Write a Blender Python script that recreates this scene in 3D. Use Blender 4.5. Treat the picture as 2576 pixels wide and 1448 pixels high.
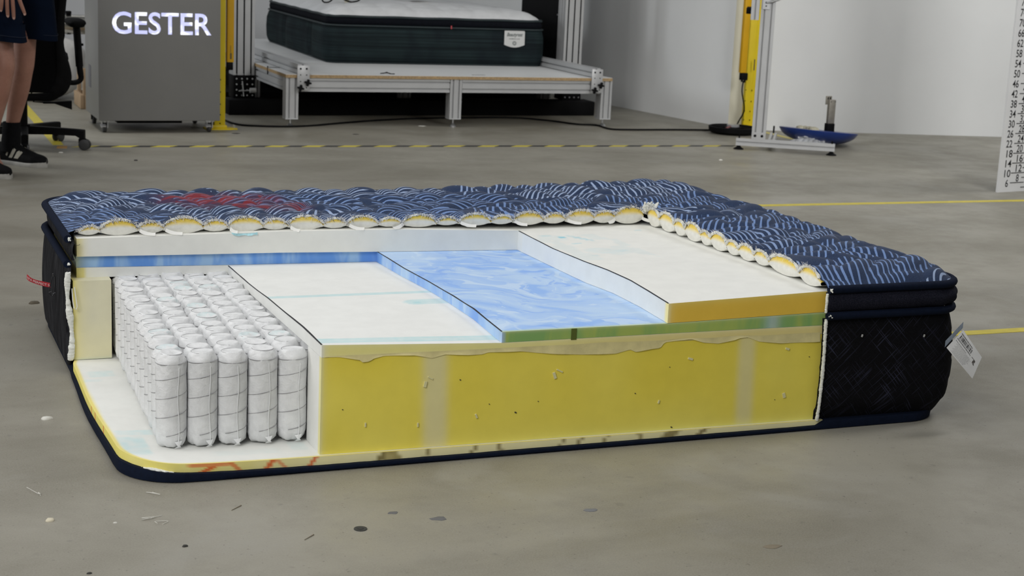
import bpy, bmesh, math, random
import numpy as np
from mathutils import Vector, Matrix
R = math.radians
rng = np.random.default_rng(7)
random.seed(7)
C = bpy.context.scene.collection
for o in list(bpy.data.objects): bpy.data.objects.remove(o)

# ------------------------------------------------------------------ camera, world, lights, exposure
FPX = 4027.345778
CAM = np.array([-0.490461, -3.1597, 1.118609]); YAW, PIT, ROL = 0.393495, 0.211654, 0.045123
FW = np.array([math.sin(YAW)*math.cos(PIT), math.cos(YAW)*math.cos(PIT), -math.sin(PIT)])
_r = np.array([math.cos(YAW), -math.sin(YAW), 0]); _u = np.cross(_r, FW)
RT = math.cos(ROL)*_r + math.sin(ROL)*_u; UP = -math.sin(ROL)*_r + math.cos(ROL)*_u
cd = bpy.data.cameras.new('camera'); cam = bpy.data.objects.new('camera', cd); C.objects.link(cam)
cd.sensor_width = 36; cd.lens = FPX/2576*36; cd.clip_end = 60
cam.matrix_world = Matrix(((RT[0], UP[0], -FW[0], CAM[0]), (RT[1], UP[1], -FW[1], CAM[1]), (RT[2], UP[2], -FW[2], CAM[2]), (0, 0, 0, 1)))
cd.dof.use_dof = True; cd.dof.focus_distance = 3.75; cd.dof.aperture_fstop = 10
sc = bpy.context.scene; sc.camera = cam
sc.view_settings.view_transform = 'Standard'; sc.view_settings.look = 'None'
sc.view_settings.gamma = 1; sc.view_settings.use_curve_mapping = False; sc.view_settings.exposure = -0.08
W = bpy.data.worlds.new('world'); sc.world = W; W.use_nodes = True
W.node_tree.nodes['Background'].inputs[0].default_value = (0.93, 0.97, 1.0, 1)
W.node_tree.nodes['Background'].inputs[1].default_value = 0.13
def area(name, loc, aim, sx, sy, power, col=(1, 1, 1), spread=180):
    l = bpy.data.lights.new(name, 'AREA'); l.shape = 'RECTANGLE'; l.size = sx; l.size_y = sy; l.energy = power; l.color = col; l.spread = R(spread)
    o = bpy.data.objects.new(name, l); C.objects.link(o); o.location = loc
    o.rotation_euler = (Vector(aim)-Vector(loc)).to_track_quat('-Z', 'Y').to_euler(); return o
WARM = (1, 0.988, 0.968)
area('ceiling_or_fill_panel', (0.6, 0.3, 3.6), (0.6, 0.3, 0), 2.4, 2.4, 41, WARM)
area('ceiling_or_fill_panel', (-2.2, -2.8, 2.9), (0.7, 0.4, 0.2), 2.2, 2.2, 54, WARM, 120)
area('ceiling_or_fill_panel', (-3.6, 1.0, 2.3), (0.8, 0.4, 0.2), 2.0, 1.6, 17, WARM, 90)  # unseen side fill added to brighten the left-facing foam cuts
area('ceiling_or_fill_strip', (4.0, 0.4, 3.4), (0.8, 0.4, 0.2), 0.5, 1.4, 36, WARM)
area('ceiling_or_fill_strip', (-0.2, 4.9, 3.7), (2.9, 6.0, 0), 2.0, 0.6, 68, WARM)
area('ceiling_or_fill_strip', (6.6, 3.2, 3.4), (6.0, 5.6, 0.6), 2.0, 0.5, 58, WARM)
area('ceiling_or_fill_panel', (3.6, -2.4, 3.0), (4.8, 4.6, 0.7), 1.4, 1.4, 30, WARM, 65)  # unseen front-right fill added for the right wall, board and post
area('ceiling_or_fill_panel', (-4.2, 7.4, 2.4), (0.7, 6.4, 0.5), 1.6, 1.6, 40, (0.93, 0.97, 1), 100)  # unseen cool side lamp added to lighten the cabinet's left face
area('ceiling_or_fill_strip', (1.6, 9.4, 3.4), (1.6, 9.6, 0), 3.0, 0.4, 8, (0.95, 0.98, 1))  # unseen strip added to lift the far wall

# ------------------------------------------------------------------ helpers
def ray(u, v): return FW + RT*(u-1288)/FPX - UP*(v-724)/FPX
def fl(u, v, z=0.0): d = ray(u, v); return CAM + d*(z-CAM[2])/d[2]
def oy(u, v, y): d = ray(u, v); return CAM + d*(y-CAM[1])/d[1]
def s2l(*c):
    r = []
    for x in c:
        x /= 255.; r.append(x/12.92 if x <= .04045 else ((x+.055)/1.055)**2.4)
    return tuple(r)
def L4(c): return (c[0], c[1], c[2], 1)

class NB:                                   # tiny node builder
    def __init__(s, m): s.t = m.node_tree; s.n = s.t.nodes; s.bsdf = s.n['Principled BSDF']
    def add(s, typ, **k):
        n = s.n.new(typ)
        for a, b in k.items(): setattr(n, a, b)
        return n
    def set(s, n, i, v):
        if hasattr(v, 'is_linked') or isinstance(v, bpy.types.NodeSocket): s.t.links.new(v, n.inputs[i])
        else: n.inputs[i].default_value = v
    def math(s, op, a, b=0.0, c=0.0):
        n = s.add('ShaderNodeMath', operation=op); s.set(n, 0, a); s.set(n, 1, b); s.set(n, 2, c); return n.outputs[0]
    def mix(s, f, a, b, mode='MIX'):
        n = s.add('ShaderNodeMix', data_type='RGBA', blend_type=mode)
        s.set(n, 0, f); s.set(n, 6, L4(a) if isinstance(a, tuple) else a); s.set(n, 7, L4(b) if isinstance(b, tuple) else b); return n.outputs[2]
    def ramp(s, f, lo, hi, a=0.0, b=1.0):
        n = s.add('ShaderNodeMapRange'); n.interpolation_type = 'SMOOTHSTEP'
        s.set(n, 0, f); s.set(n, 1, lo); s.set(n, 2, hi); s.set(n, 3, a); s.set(n, 4, b); return n.outputs[0]
    def noise(s, vec, scale, detail=3, rough=.55, dist=0.0, out=0):
        n = s.add('ShaderNodeTexNoise'); s.set(n, 'Vector', vec); s.set(n, 'Scale', scale); s.set(n, 'Detail', detail); s.set(n, 'Roughness', rough); s.set(n, 'Distortion', dist)
        return n.outputs[out]
    def vmath(s, op, a, b):
        n = s.add('ShaderNodeVectorMath', operation=op); s.set(n, 0, a); s.set(n, 1, b); return n.outputs[0]
    def scalev(s, vec, sx, sy, sz, rz=0.0, ry=0.0):
        n = s.add('ShaderNodeMapping'); s.set(n, 0, vec); n.inputs[2].default_value = (0, ry, rz); n.inputs[3].default_value = (sx, sy, sz); return n.outputs[0]
    def pos(s): return s.add('ShaderNodeNewGeometry').outputs['Position']
    def objc(s): return s.add('ShaderNodeTexCoord').outputs['Object']
    def attr(s, name): return s.add('ShaderNodeAttribute', attribute_name=name)
    def col(s, c): s.set(s.bsdf, 'Base Color', c)
    def bump(s, h, strength=.3, dist=.002):
        n = s.add('ShaderNodeBump'); s.set(n, 'Height', h); n.inputs['Strength'].default_value = strength; n.inputs['Distance'].default_value = dist
        s.t.links.new(n.outputs[0], s.bsdf.inputs['Normal'])

MATS = {}
def M(name, color=(.5, .5, .5), rough=.6, metal=0.0, var=.08, scale=12.0, bump=0.0, bscale=200.0, bdist=.001, spec=.5, emit=None, es=0.0, vcol=False, sheen=0.0):
    if name in MATS: return MATS[name]
    m = bpy.data.materials.new(name); m.use_nodes = True; b = NB(m); p = b.objc()
    b.bsdf.inputs['Roughness'].default_value = rough; b.bsdf.inputs['Metallic'].default_value = metal
    b.bsdf.inputs['Specular IOR Level'].default_value = spec
    if sheen: b.bsdf.inputs['Sheen Weight'].default_value = sheen
    n = b.ramp(b.noise(p, scale, 4), .25, .75, 1-var, 1+var)
    base = b.attr('Col').outputs['Color'] if vcol else None
    if base is None:
        rgb = b.add('ShaderNodeRGB'); rgb.outputs[0].default_value = L4(color); base = rgb.outputs[0]
    v = b.add('ShaderNodeVectorMath', operation='SCALE'); b.set(v, 0, base); b.t.links.new(n, v.inputs['Scale'])
    b.col(v.outputs[0])
    if bump: b.bump(b.noise(p, bscale, 3), bump, bdist)
    if emit: b.bsdf.inputs['Emission Color'].default_value = L4(emit); b.bsdf.inputs['Emission Strength'].default_value = es
    MATS[name] = m; return m

class MB:                                   # mesh collector
    def __init__(s): s.v = []; s.f = []; s.c = None
    def add(s, vs, fs):
        k = len(s.v); s.v += [tuple(map(float, p)) for p in vs]; s.f += [tuple(i+k for i in f) for f in fs]; return s
    def box(s, c, d, rz=0.0, bev=0.0, rot=None):
        x, y, z = d[0]/2, d[1]/2, d[2]/2; bv = min(bev, x*.9, y*.9, z*.9)
        if bv > 0:
            bm = bmesh.new(); bmesh.ops.create_cube(bm, size=1, matrix=Matrix.Diagonal((d[0], d[1], d[2], 1)))
            bmesh.ops.bevel(bm, geom=bm.edges[:], offset=bv, segments=2, affect='EDGES', profile=.5); bm.verts.index_update()
            vs = [v.co.copy() for v in bm.verts]; fs = [[v.index for v in f.verts] for f in bm.faces]; bm.free()
        else:
            vs = [Vector((a*x, b*y, e*z)) for a in (-1, 1) for b in (-1, 1) for e in (-1, 1)]
            fs = [(0, 1, 3, 2), (4, 6, 7, 5), (0, 4, 5, 1), (2, 3, 7, 6), (0, 2, 6, 4), (1, 5, 7, 3)]
        m = rot if rot is not None else Matrix.Rotation(rz, 3, 'Z')
        return s.add([m @ v + Vector(c) for v in vs], fs)
    def tube(s, pts, r, n=8, cap=True, closed=False):
        P = [Vector(p) for p in pts]; k = len(P); rr = r if hasattr(r, '__len__') else [r]*k
        up = None; rings = []
        for i, p in enumerate(P):
            t = (P[(i+1) % k]-P[i-1]) if closed else (P[min(i+1, k-1)]-P[max(i-1, 0)])
            t.normalize()
            if up is None: up = Vector((0, 0, 1)) if abs(t.z) < .9 else Vector((1, 0, 0))
            a = t.cross(up).normalized(); b_ = a.cross(t).normalized(); up = b_
            rings.append([p + (a*math.cos(2*math.pi*j/n) + b_*math.sin(2*math.pi*j/n))*rr[i] for j in range(n)])
        vs = [q for g in rings for q in g]; fs = []
        for i in range(k if closed else k-1):
            i2 = (i+1) % k
            for j in range(n): fs.append((i*n+j, i*n+(j+1) % n, i2*n+(j+1) % n, i2*n+j))
        if cap and not closed: fs += [tuple(range(n-1, -1, -1)), tuple((k-1)*n+j for j in range(n))]
        return s.add(vs, fs)
    def cyl(s, a, b, r, n=16, r2=None): return s.tube([a, b], [r, r if r2 is None else r2], n)
    def lathe(s, prof, c, n=32, mat=None):
        vs = []; k = len(prof)
        for (r, z) in prof:
            for j in range(n):
                v = Vector((r*math.cos(2*math.pi*j/n), r*math.sin(2*math.pi*j/n), z))
                vs.append((mat @ v if mat else v) + Vector(c))
        fs = [(i*n+j, i*n+(j+1) % n, (i+1)*n+(j+1) % n, (i+1)*n+j) for i in range(k-1) for j in range(n)]
        fs += [tuple(range(n-1, -1, -1)), tuple((k-1)*n+j for j in range(n))]
        return s.add(vs, fs)
    def loft(s, rings, cap=True, closed=True):
        n = len(rings[0]); vs = [q for g in rings for q in g]; fs = []
        for i in range(len(rings)-1):
            for j in range(n if closed else n-1):
                fs.append((i*n+j, i*n+(j+1) % n, (i+1)*n+(j+1) % n, (i+1)*n+j))
        if cap: fs += [tuple(range(n-1, -1, -1)), tuple((len(rings)-1)*n+j for j in range(n))]
        return s.add(vs, fs)
    def prism(s, poly, frame, t):           # poly 2-D, frame(a,b,c)->3-D, thickness t
        n = len(poly); vs = [frame(a, b, 0) for a, b in poly] + [frame(a, b, t) for a, b in poly]
        fs = [tuple(range(n-1, -1, -1)), tuple(range(n, 2*n))] + [(i, (i+1) % n, n+(i+1) % n, n+i) for i in range(n)]
        return s.add(vs, fs)
    def grid(s, P):                         # P[i][j] 3-D points
        a, b = len(P), len(P[0])
        return s.add([q for r_ in P for q in r_], [(i*b+j, i*b+j+1, (i+1)*b+j+1, (i+1)*b+j) for i in range(a-1) for j in range(b-1)])

def wloc(o):
    v = Vector((0, 0, 0))
    while o is not None: v += o.location; o = o.parent
    return v
def tag(o, label=None, cat=None, group=None, kind=None):
    if label: o['label'] = label
    if cat: o['category'] = cat
    if group: o['group'] = group
    if kind: o['kind'] = kind
    return o
def thing(name, loc, label, cat, group=None):
    o = bpy.data.objects.new(name, None); C.objects.link(o); o.location = loc; o.empty_display_size = .1
    return tag(o, label, cat, group)
def obj(name, mb, mat, parent=None, smooth=35, fix=True, label=None, keep=False):
    V = np.array(mb.v, float); c = (V.min(0)+V.max(0))/2; c[2] = V[:, 2].min()
    me = bpy.data.meshes.new(name); me.from_pydata([tuple(p) for p in V-c], [], mb.f)
    if fix:
        bm = bmesh.new(); bm.from_mesh(me); bmesh.ops.recalc_face_normals(bm, faces=bm.faces); bm.to_mesh(me); bm.free()
    if smooth:
        me.polygons.foreach_set('use_smooth', [True]*len(me.polygons)); me.set_sharp_from_angle(angle=R(smooth))
    if mb.c is not None:
        a = me.color_attributes.new('Col', 'FLOAT_COLOR', 'POINT'); a.data.foreach_set('color', np.c_[mb.c, np.ones(len(mb.c))].astype('f').ravel())
    me.materials.append(mat)
    o = bpy.data.objects.new(name, me); C.objects.link(o)
    base = wloc(parent) if parent else Vector((0, 0, 0))
    o.location = Vector(c)-base
    if parent: o.parent = parent
    if label: o['label'] = label
    return o
def text_mb(body, size, place, extr=.0006, offset=0.0, shear=0.0, align='LEFT', width=None):
    cu = bpy.data.curves.new('t', 'FONT'); cu.body = body; cu.size = size; cu.extrude = extr; cu.offset = offset; cu.shear = shear; cu.align_x = align
    cu.resolution_u = 4
    o = bpy.data.objects.new('t', cu); C.objects.link(o)
    dg = bpy.context.evaluated_depsgraph_get(); me = bpy.data.meshes.new_from_object(o.evaluated_get(dg))
    vs = np.array([v.co[:] for v in me.vertices]); fs = [tuple(p.vertices) for p in me.polygons]
    bpy.data.objects.remove(o); bpy.data.curves.remove(cu); bpy.data.meshes.remove(me)
    if width: vs[:, 0] *= width/(vs[:, 0].max()-vs[:, 0].min())
    return MB().add([place(x, y, z) for x, y, z in vs], fs)
def smoothstep(x, a, b):
    t = np.clip((x-a)/(b-a), 0, 1); return t*t*(3-2*t)
def vnoise(x, y, s, seed=0):                # cheap smooth value noise on arrays
    g = np.random.default_rng(seed).random((64, 64)); x = np.asarray(x)*s+31.3; y = np.asarray(y)*s+17.7
    i = np.floor(x).astype(int); j = np.floor(y).astype(int); fx = x-i; fy = y-j
    fx = fx*fx*(3-2*fx); fy = fy*fy*(3-2*fy); i %= 64; j %= 64; i1 = (i+1) % 64; j1 = (j+1) % 64
    return (g[i, j]*(1-fx)+g[i1, j]*fx)*(1-fy)+(g[i, j1]*(1-fx)+g[i1, j1]*fx)*fy
def surf(profs):                            # [(x,[(y,z)..])] -> z(x,y)
    xs = np.array([p[0] for p in profs])
    def f(X, Y):
        X = np.asarray(X, float); Y = np.asarray(Y, float)
        Z = np.stack([np.interp(Y, [q[0] for q in p[1]], [q[1] for q in p[1]]) for p in profs])
        k = np.clip(np.searchsorted(xs, X)-1, 0, len(xs)-2); t = np.clip((X-xs[k])/(xs[k+1]-xs[k]), 0, 1)
        return np.take_along_axis(Z, k[None], 0)[0]*(1-t)+np.take_along_axis(Z, (k+1)[None], 0)[0]*t
    return f
def gslab(X, Y, mask, zt, zb, nz, colf, bulge=0.0):
    """slab over a plan grid; top, bottom and cut sides have vertices of their own. colf(x,y,z,kind)->rgb"""
    a, b = X.shape; V = []; F = []; kind = []
    used = np.zeros((a, b), bool)
    for di in (0, 1):
        for dj in (0, 1): used[di:a-1+di, dj:b-1+dj] |= mask
    idx = -np.ones((a, b), int); idx[used] = np.arange(used.sum()); n = int(used.sum())
    ZT = zt(X, Y); ZB = zb(X, Y)
    top = np.c_[X[used], Y[used], ZT[used]]; bot = np.c_[X[used], Y[used], ZB[used]]
    V = [top, bot]; kind = [np.zeros(n), np.ones(n)]
    ii, jj = np.nonzero(mask)
    q = np.stack([idx[ii, jj], idx[ii+1, jj], idx[ii+1, jj+1], idx[ii, jj+1]], 1)
    F += [tuple(r_) for r_ in q] + [tuple(r_[::-1]+n) for r_ in q]
    pm = np.zeros((a+1, b+1), bool); pm[1:-1, 1:-1] = mask
    m2 = pm  # padded: cell (i,j) -> m2[i+1,j+1]
    edges = []
    for i, j in zip(ii, jj):
        if not m2[i, j+1]: edges.append(((i, j+1), (i, j), (-1, 0)))
        if not m2[i+2, j+1]: edges.append(((i+1, j), (i+1, j+1), (1, 0)))
        if not m2[i+1, j]: edges.append(((i, j), (i+1, j), (0, -1)))
        if not m2[i+1, j+2]: edges.append(((i+1, j+1), (i, j+1), (0, 1)))
    k0 = 2*n; sv = {}; SV = []
    for p, r_, d in edges:
        ids = []
        for w in (p, r_):
            key = (w, d)
            if key not in sv:
                sv[key] = k0+len(SV)
                for t in np.linspace(0, 1, nz+1):
                    off = bulge*(1-(2*t-1)**2)
                    SV.append((X[w]+d[0]*off, Y[w]+d[1]*off, ZT[w]*(1-t)+ZB[w]*t))
            ids.append(sv[key])
        for t in range(nz): F.append((ids[0]+t, ids[1]+t, ids[1]+t+1, ids[0]+t+1))
    V.append(np.array(SV)); kind.append(np.full(len(SV), 2.))
    V = np.concatenate(V); kind = np.concatenate(kind)
    mb = MB(); mb.v = [tuple(p) for p in V]; mb.f = F; mb.c = colf(V[:, 0], V[:, 1], V[:, 2], kind); return mb
def lerp(a, b, t): t = np.asarray(t)[..., None]; return np.asarray(a)*(1-t)+np.asarray(b)*t
def sweep(path, prof, closed=False):
    """path: 2-D points (outward = right of travel); prof: (offset,z) or fn(i)->list"""
    P = np.array(path); k = len(P); rings = []
    for i in range(k):
        t = P[min(i+1, k-1)]-P[max(i-1, 0)]; t = t/np.linalg.norm(t); nn = np.array([t[1], -t[0]])
        pr = prof(i) if callable(prof) else prof
        rings.append([(P[i][0]+nn[0]*o, P[i][1]+nn[1]*o, z) for o, z in pr])
    return rings

# ------------------------------------------------------------------ structure: floor and walls
def concrete():
    m = bpy.data.materials.new('sealed_concrete'); m.use_nodes = True; b = NB(m); p = b.pos()
    big = b.noise(b.scalev(p, 1, 1.6, 1), .9, 5, .6, .4); mid = b.noise(p, 4.5, 5, .65); fine = b.noise(p, 260, 2, .7); sp = b.noise(p, 95, 2, .6)
    c = b.mix(b.ramp(big, .32, .68), (.188, .175, .138), (.298, .283, .238))
    c = b.mix(b.ramp(mid, .45, .75, 0, .40), c, (.170, .160, .128))
    c = b.mix(b.ramp(b.noise(p, 2.1, 4, .6, .8), .55, .72, 0, .35), c, (.33, .325, .30))
    c = b.mix(b.ramp(fine, .3, .7, .0, .30), c, (.36, .345, .30))
    c = b.mix(b.ramp(sp, .66, .74, 0, .6), c, (.10, .095, .085))
    c = b.mix(b.ramp(b.noise(p, 21, 2, .5), .70, .76, 0, .35), c, (.14, .135, .125))
    b.col(c); b.bsdf.inputs['Roughness'].default_value = .42; b.bsdf.inputs['Specular IOR Level'].default_value = .35
    b.set(b.bsdf, 'Roughness', b.ramp(mid, .3, .7, .38, .55)); b.bump(fine, .12, .001); return m
def struct(name, mb, m, label=None):
    return tag(obj(name, mb, m), label, None, None, 'structure')
mb = MB().box((1.5, 3.0, -.05), (16, 18, .1)); struct('floor', mb, concrete(), 'worn sealed grey concrete floor')
mwall = M('wall_paint', (.70, .71, .71), .75, var=.03, scale=1.5, bump=.05, bscale=300)
mcream = M('corner_cream', (.60, .575, .46), .7, var=.04, scale=3)  # one even cream tone over the whole corner face
def wallseg(name, a, b_, m, h=3.2, th=.12, label=None):
    a = Vector((a[0], a[1], 0)); b_ = Vector((b_[0], b_[1], 0)); d = (b_-a); L = d.length; mid = (a+b_)/2; nn = Vector((-d.y, d.x, 0)).normalized()
    mb = MB().box(mid+nn*(th/2)+Vector((0, 0, h/2)), (L, th, h), math.atan2(d.y, d.x)); return struct(name, mb, m, label)
wallseg('wall_back', (-5.5, 10.6), (4.6, 10.6), M('far_wall_paint', (.60, .61, .63), .8, var=.03, scale=1.0), label='pale grey wall far behind the test bed')
wallseg('wall_side', (4.10, 10.6), (4.80, 6.02), mwall, label='white wall running back beside the test bed')
wallseg('wall_corner', (4.80, 6.02), (4.935, 5.895), mcream, label='cream coloured corner of the wall behind the yellow post')
wallseg('wall_right', (4.935, 5.895), (9.3, 4.85), mwall, label='white wall on the right, facing the cut mattress')

# ------------------------------------------------------------------ cut mattress
mat_th = thing('cutaway_mattress', (1.0, .75, 0), 'large mattress on the floor cut open to show foam layers and pocket springs', 'mattress')
A_ = [(.02, .273), (.175, .275), (.337, .271), (.5, .268), (.608, .263), (.705, .260), (.94, .257)]
Bb = [(.02, .256), (.055, .257), (.2, .267), (.385, .268), (.516, .266), (.734, .257), (.95, .252)]
Bt = [(.02, .281), (.11, .286), (.2, .292), (.34, .292), (.52, .289), (.71, .283), (.95, .282)]
Cb = [(.02, .280), (.16, .286), (.31, .287), (.47, .279), (.65, .277), (.95, .275)]
Ct = [(.02, .327), (.13, .334), (.22, .339), (.35, .338), (.49, .332), (.69, .327), (.95, .331)]
zA = surf([(0, [(0, .246), (.95, .238)]), (.4, [(0, .246), (.95, .235)]), (1.63, [(0, .234), (.95, .236)]), (2.2, [(0, .234), (.95, .236)])])
zB = surf([(0, [(0, .262), (.95, .264)]), (.4, A_), (.81, Bb), (1.22, Bb), (1.63, [(.02, .255), (.3, .262), (.95, .25)]), (2.2, [(.02, .255), (.95, .25)])])
zC = surf([(0, [(0, .294), (.95, .294)]), (.33, [(0, .29), (.95, .29)]), (.54, [(0, .288), (.95, .288)]), (.81, Bt), (1.22, Cb), (1.63, [(.02, .287), (.3, .285), (.95, .275)]), (2.2, [(.02, .287), (.95, .275)])])
zD = surf([(0, [(0, .341), (.95, .341)]), (.55, [(0, .346), (.95, .346)]), (.87, [(0, .343), (.95, .343)]), (1.22, Ct), (1.63, [(.02, .339), (.3, .341), (.6, .337), (.95, .334)]), (2.2, [(.02, .339), (.95, .334)])])
def plan(x0, x1, y0, y1, xb, yb, dx, dy):
    xs = np.unique(np.r_[np.linspace(x0, xb, max(2, int((xb-x0)/dx)+1)), np.linspace(xb, x1, int((x1-xb)/dx)+1)])
    ys = np.unique(np.r_[np.linspace(y0, yb, int((yb-y0)/dy)+1), np.linspace(yb, y1, max(2, int((y1-yb)/(dy*3))+1))])
    X, Y = np.meshgrid(xs, ys, indexing='ij'); xc = (xs[:-1]+xs[1:])/2; yc = (ys[:-1]+ys[1:])/2
    mask = (xc[:, None] > xb) | (yc[None] > yb); return X, Y, mask
WH = np.array((.80, .805, .78))
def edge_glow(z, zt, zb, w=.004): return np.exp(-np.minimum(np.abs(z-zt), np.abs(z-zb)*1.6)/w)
foam = M('foam_plain', vcol=True, rough=.92, var=.025, scale=20, bump=.12, bscale=500, bdist=.0008, spec=.15)
def front(y): return y < .03
# white transition foam
def col_trans(x, y, z, k):
    c = np.tile(WH*np.array((1.0, 1.005, 1.01)), (len(x), 1)); top = k == 0
    st = np.zeros(len(x)); n = vnoise(x, y, 110, 3)
    for yy, w in ((.503, .012), (.052+.02*(x-.4), .019)):
        d = np.abs(y-yy); st = np.maximum(st, (1-smoothstep(d, w*.75, w*1.05))*(.45+.25*n+.35*smoothstep(d, w*.4, w*.9)))
    d = np.hypot((x-.735)/.030, (y-.39)/.028); t2 = (x > .735) & (np.abs(y-.393) < .026)
    st = np.maximum(st, (1-smoothstep(d, .85, 1.1))*.65); st = np.maximum(st, t2*(.4+.3*n))
    st = np.maximum(st, (1-smoothstep(np.hypot((x-.737)/.013, (y-.386)/.012), .6, 1.1))*1.6)
    c = np.where(top[:, None], lerp(c, (.36, .66, .70), np.clip(st, 0, 1)*.75), c)
    side = (k == 2) & front(y); zt = zB(x, y); zb = zA(x, y); g = edge_glow(z, zt, zb, .005)
    t = smoothstep(x, .75, 1.3); yc = lerp((.86, .79, .30), (.80, .68, .27), t)
    yc = lerp(yc, (.90, .87, .55), g*.5); yc = lerp(yc, (.84, .84, .74), np.exp(-np.abs(x-.4)/.006))
    c = np.where(side[:, None], yc, c)
    lf = (k == 2) & (x < .03) & ~front(y); c = np.where(lf[:, None], np.array((.82, .75, .35)), c)
    bk = (k == 2) & (y > .9) & (y < .97); e = np.exp(-np.clip(x-.012, 0, 1)/.016)
    return np.where(bk[:, None], lerp(c, (.80, .72, .25), e*.9), c)
X, Y, mk = plan(.012, 1.95, .018, 1.44, .40, .945, .0085, .006)
obj('transition_foam', gslab(X, Y, mk, zB, zA, 8, col_trans), foam, mat_th, 40, False, 'white foam layer with pale yellow front edge')
# blue marbled gel foam
def blue_foam():
    m = bpy.data.materials.new('foam_blue_gel'); m.use_nodes = True; b = NB(m); p = b.pos()
    q = b.scalev(p, 1, 1, .35, R(32)); w = b.noise(q, 2.6, 3, .55, 0, 1); pv = b.vmath('ADD', q, b.vmath('SCALE', b.vmath('SUBTRACT', w, (.5, .5, .5)), (0, 0, 0)))
    sc_ = b.add('ShaderNodeVectorMath', operation='SCALE'); b.set(sc_, 0, b.vmath('SUBTRACT', w, (.5, .5, .5))); sc_.inputs['Scale'].default_value = .55
    pv = b.vmath('ADD', q, sc_.outputs[0])
    n1 = b.noise(b.scalev(pv, 1.7, 3.2, 2), 1.5, 5, .55, 1.6); n2 = b.noise(b.scalev(pv, 2.2, 4.2, 2), 1.9, 3, .5, 2.6)
    n3 = b.noise(b.scalev(p, 1, 1, .22, 0, .45), 13, 3, .6, .6)
    a = b.attr('Col'); side = a.outputs['Alpha'] if 'Alpha' in a.outputs else 0
    lt = b.mix(b.ramp(n1, .32, .66), (.31, .50, .88), (.50, .66, .88)); lt = b.mix(b.ramp(n2, .57, .62, 0, .75), lt, (.58, .72, .90))
    lt = b.mix(b.ramp(n2, .34, .42, .6, 0), lt, (.25, .43, .86))
    dk = b.mix(b.ramp(n3, .40, .62), (.15, .34, .78), (.36, .56, .83))
    gr = b.mix(b.ramp(n3, .35, .65), (.25, .45, .15), (.42, .53, .13))
    sep = b.add('ShaderNodeSeparateColor'); b.set(sep, 0, a.outputs['Color'])
    c = b.mix(sep.outputs[1], lt, dk); c = b.mix(sep.outputs[0], c, gr); c = b.mix(sep.outputs[2], c, (.68, .74, .45))
    b.col(c); b.bsdf.inputs['Roughness'].default_value = .9; b.bsdf.inputs['Specular IOR Level'].default_value = .15
    b.bump(b.noise(p, 500, 3), .12, .0008); return m
def col_blue(x, y, z, k):                   # r: yellowed-green amount, g: cut side, b: pale edge
    zt = zC(x, y); zb = zB(x, y); fr = (k == 2) & front(y)
    r = np.where(fr, 1-smoothstep(np.exp(-np.abs(x-.81)/.005), .2, 1)*1., 0); r = np.where(k == 0, np.exp(-np.clip(y-.018, 0, 1)/.0045)*.6, r)
    r = np.where(fr, r*(1-.5*np.exp(-((x-1.50)/.02)**2)), r)
    r = np.where((k == 2) & ~fr & (y < .2), np.exp(-(y-.018)/.006)*.7, r)
    g = np.where((k == 2) & (y > .9), 1.0, 0); g = np.where((k == 2) & (y <= .9) & ~fr, .35, g)
    bb = np.where(fr, edge_glow(z, zt, zb+.2, .0025)*.6, np.where(k == 0, np.exp(-np.clip(y-.018, 0, 1)/.003)*.5, 0))
    bb = np.where((k == 2) & (y > .9), np.exp(-np.clip(x-.012, 0, 1)/.012)*.8, bb)
    return np.c_[r, g, bb]
X, Y, mk = plan(.012, 1.95, .018, 1.44, .81, .950, .011, .012)
obj('gel_foam', gslab(X, Y, mk, zC, lambda a, b_: zB(a, b_)+.0005, 6, col_blue), blue_foam(), mat_th, 40, False, 'marbled blue foam layer with greenish front edge')
gm = MB().box((.984, .0172, float(zC(.984, .02))-.0135), (.013, .0016, .0255)); obj('cut_notch', gm, M('notch', (.10, .13, .02), .9), mat_th)
# comfort foam
def col_comf(x, y, z, k):
    c = np.tile(WH*np.array((1.0, 1.0, .99)), (len(x), 1)); n = vnoise(x, y, 60, 5); n2 = vnoise(x, y, 22, 6)
    st = np.zeros(len(x))
    def blob(cx, cy, rx, ry, a, s):
        ca, sa = math.cos(a), math.sin(a); u = ((x-cx)*ca+(y-cy)*sa)/rx; v = (-(x-cx)*sa+(y-cy)*ca)/ry; return (1-smoothstep(np.hypot(u, v), .6, 1.1))*s
    for q in ((1.268, .85, .022, .014, 0, .35), (1.304, .822, .012, .014, .2, 1.), (1.35, .80, .058, .010, -1.1, .6), (1.312, .733, .022, .008, .3, .45), (1.567, .872, .014, .008, 0, .5),
              (1.33, .62, .05, .05, 0, .18), (1.37, .60, .05, .02, .4, .25), (1.285, .56, .012, .012, 0, .3)): st = np.maximum(st, blob(*q)*(.5+.6*n))
    st = np.maximum(st, .10*(n2 > .55)*(x < 1.45)*(y > .5)*(y < .85))
    c = np.where((k == 0)[:, None], lerp(c, (.25, .60, .72), np.clip(st, 0, 1)), c)
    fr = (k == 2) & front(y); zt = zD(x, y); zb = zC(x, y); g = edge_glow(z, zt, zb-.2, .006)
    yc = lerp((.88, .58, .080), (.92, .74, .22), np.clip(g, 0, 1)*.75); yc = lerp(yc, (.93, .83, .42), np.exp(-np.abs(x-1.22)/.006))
    c = np.where(fr[:, None], yc, c)
    lf = (k == 2) & ~fr & (y < .9); c = np.where(lf[:, None], WH*np.array((.98, 1.0, 1.02)), c)
    bk = (k == 2) & (y > .9) & (y < .97); e = np.exp(-(np.clip(x-.012, 0, 1)/.018)**2)
    return np.where(bk[:, None], lerp(WH*np.array((.99, .99, .97)), (.85, .74, .28), e*.8), c)
X, Y, mk = plan(.012, 1.95, .018, 1.44, 1.22, .935, .010, .010)
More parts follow.
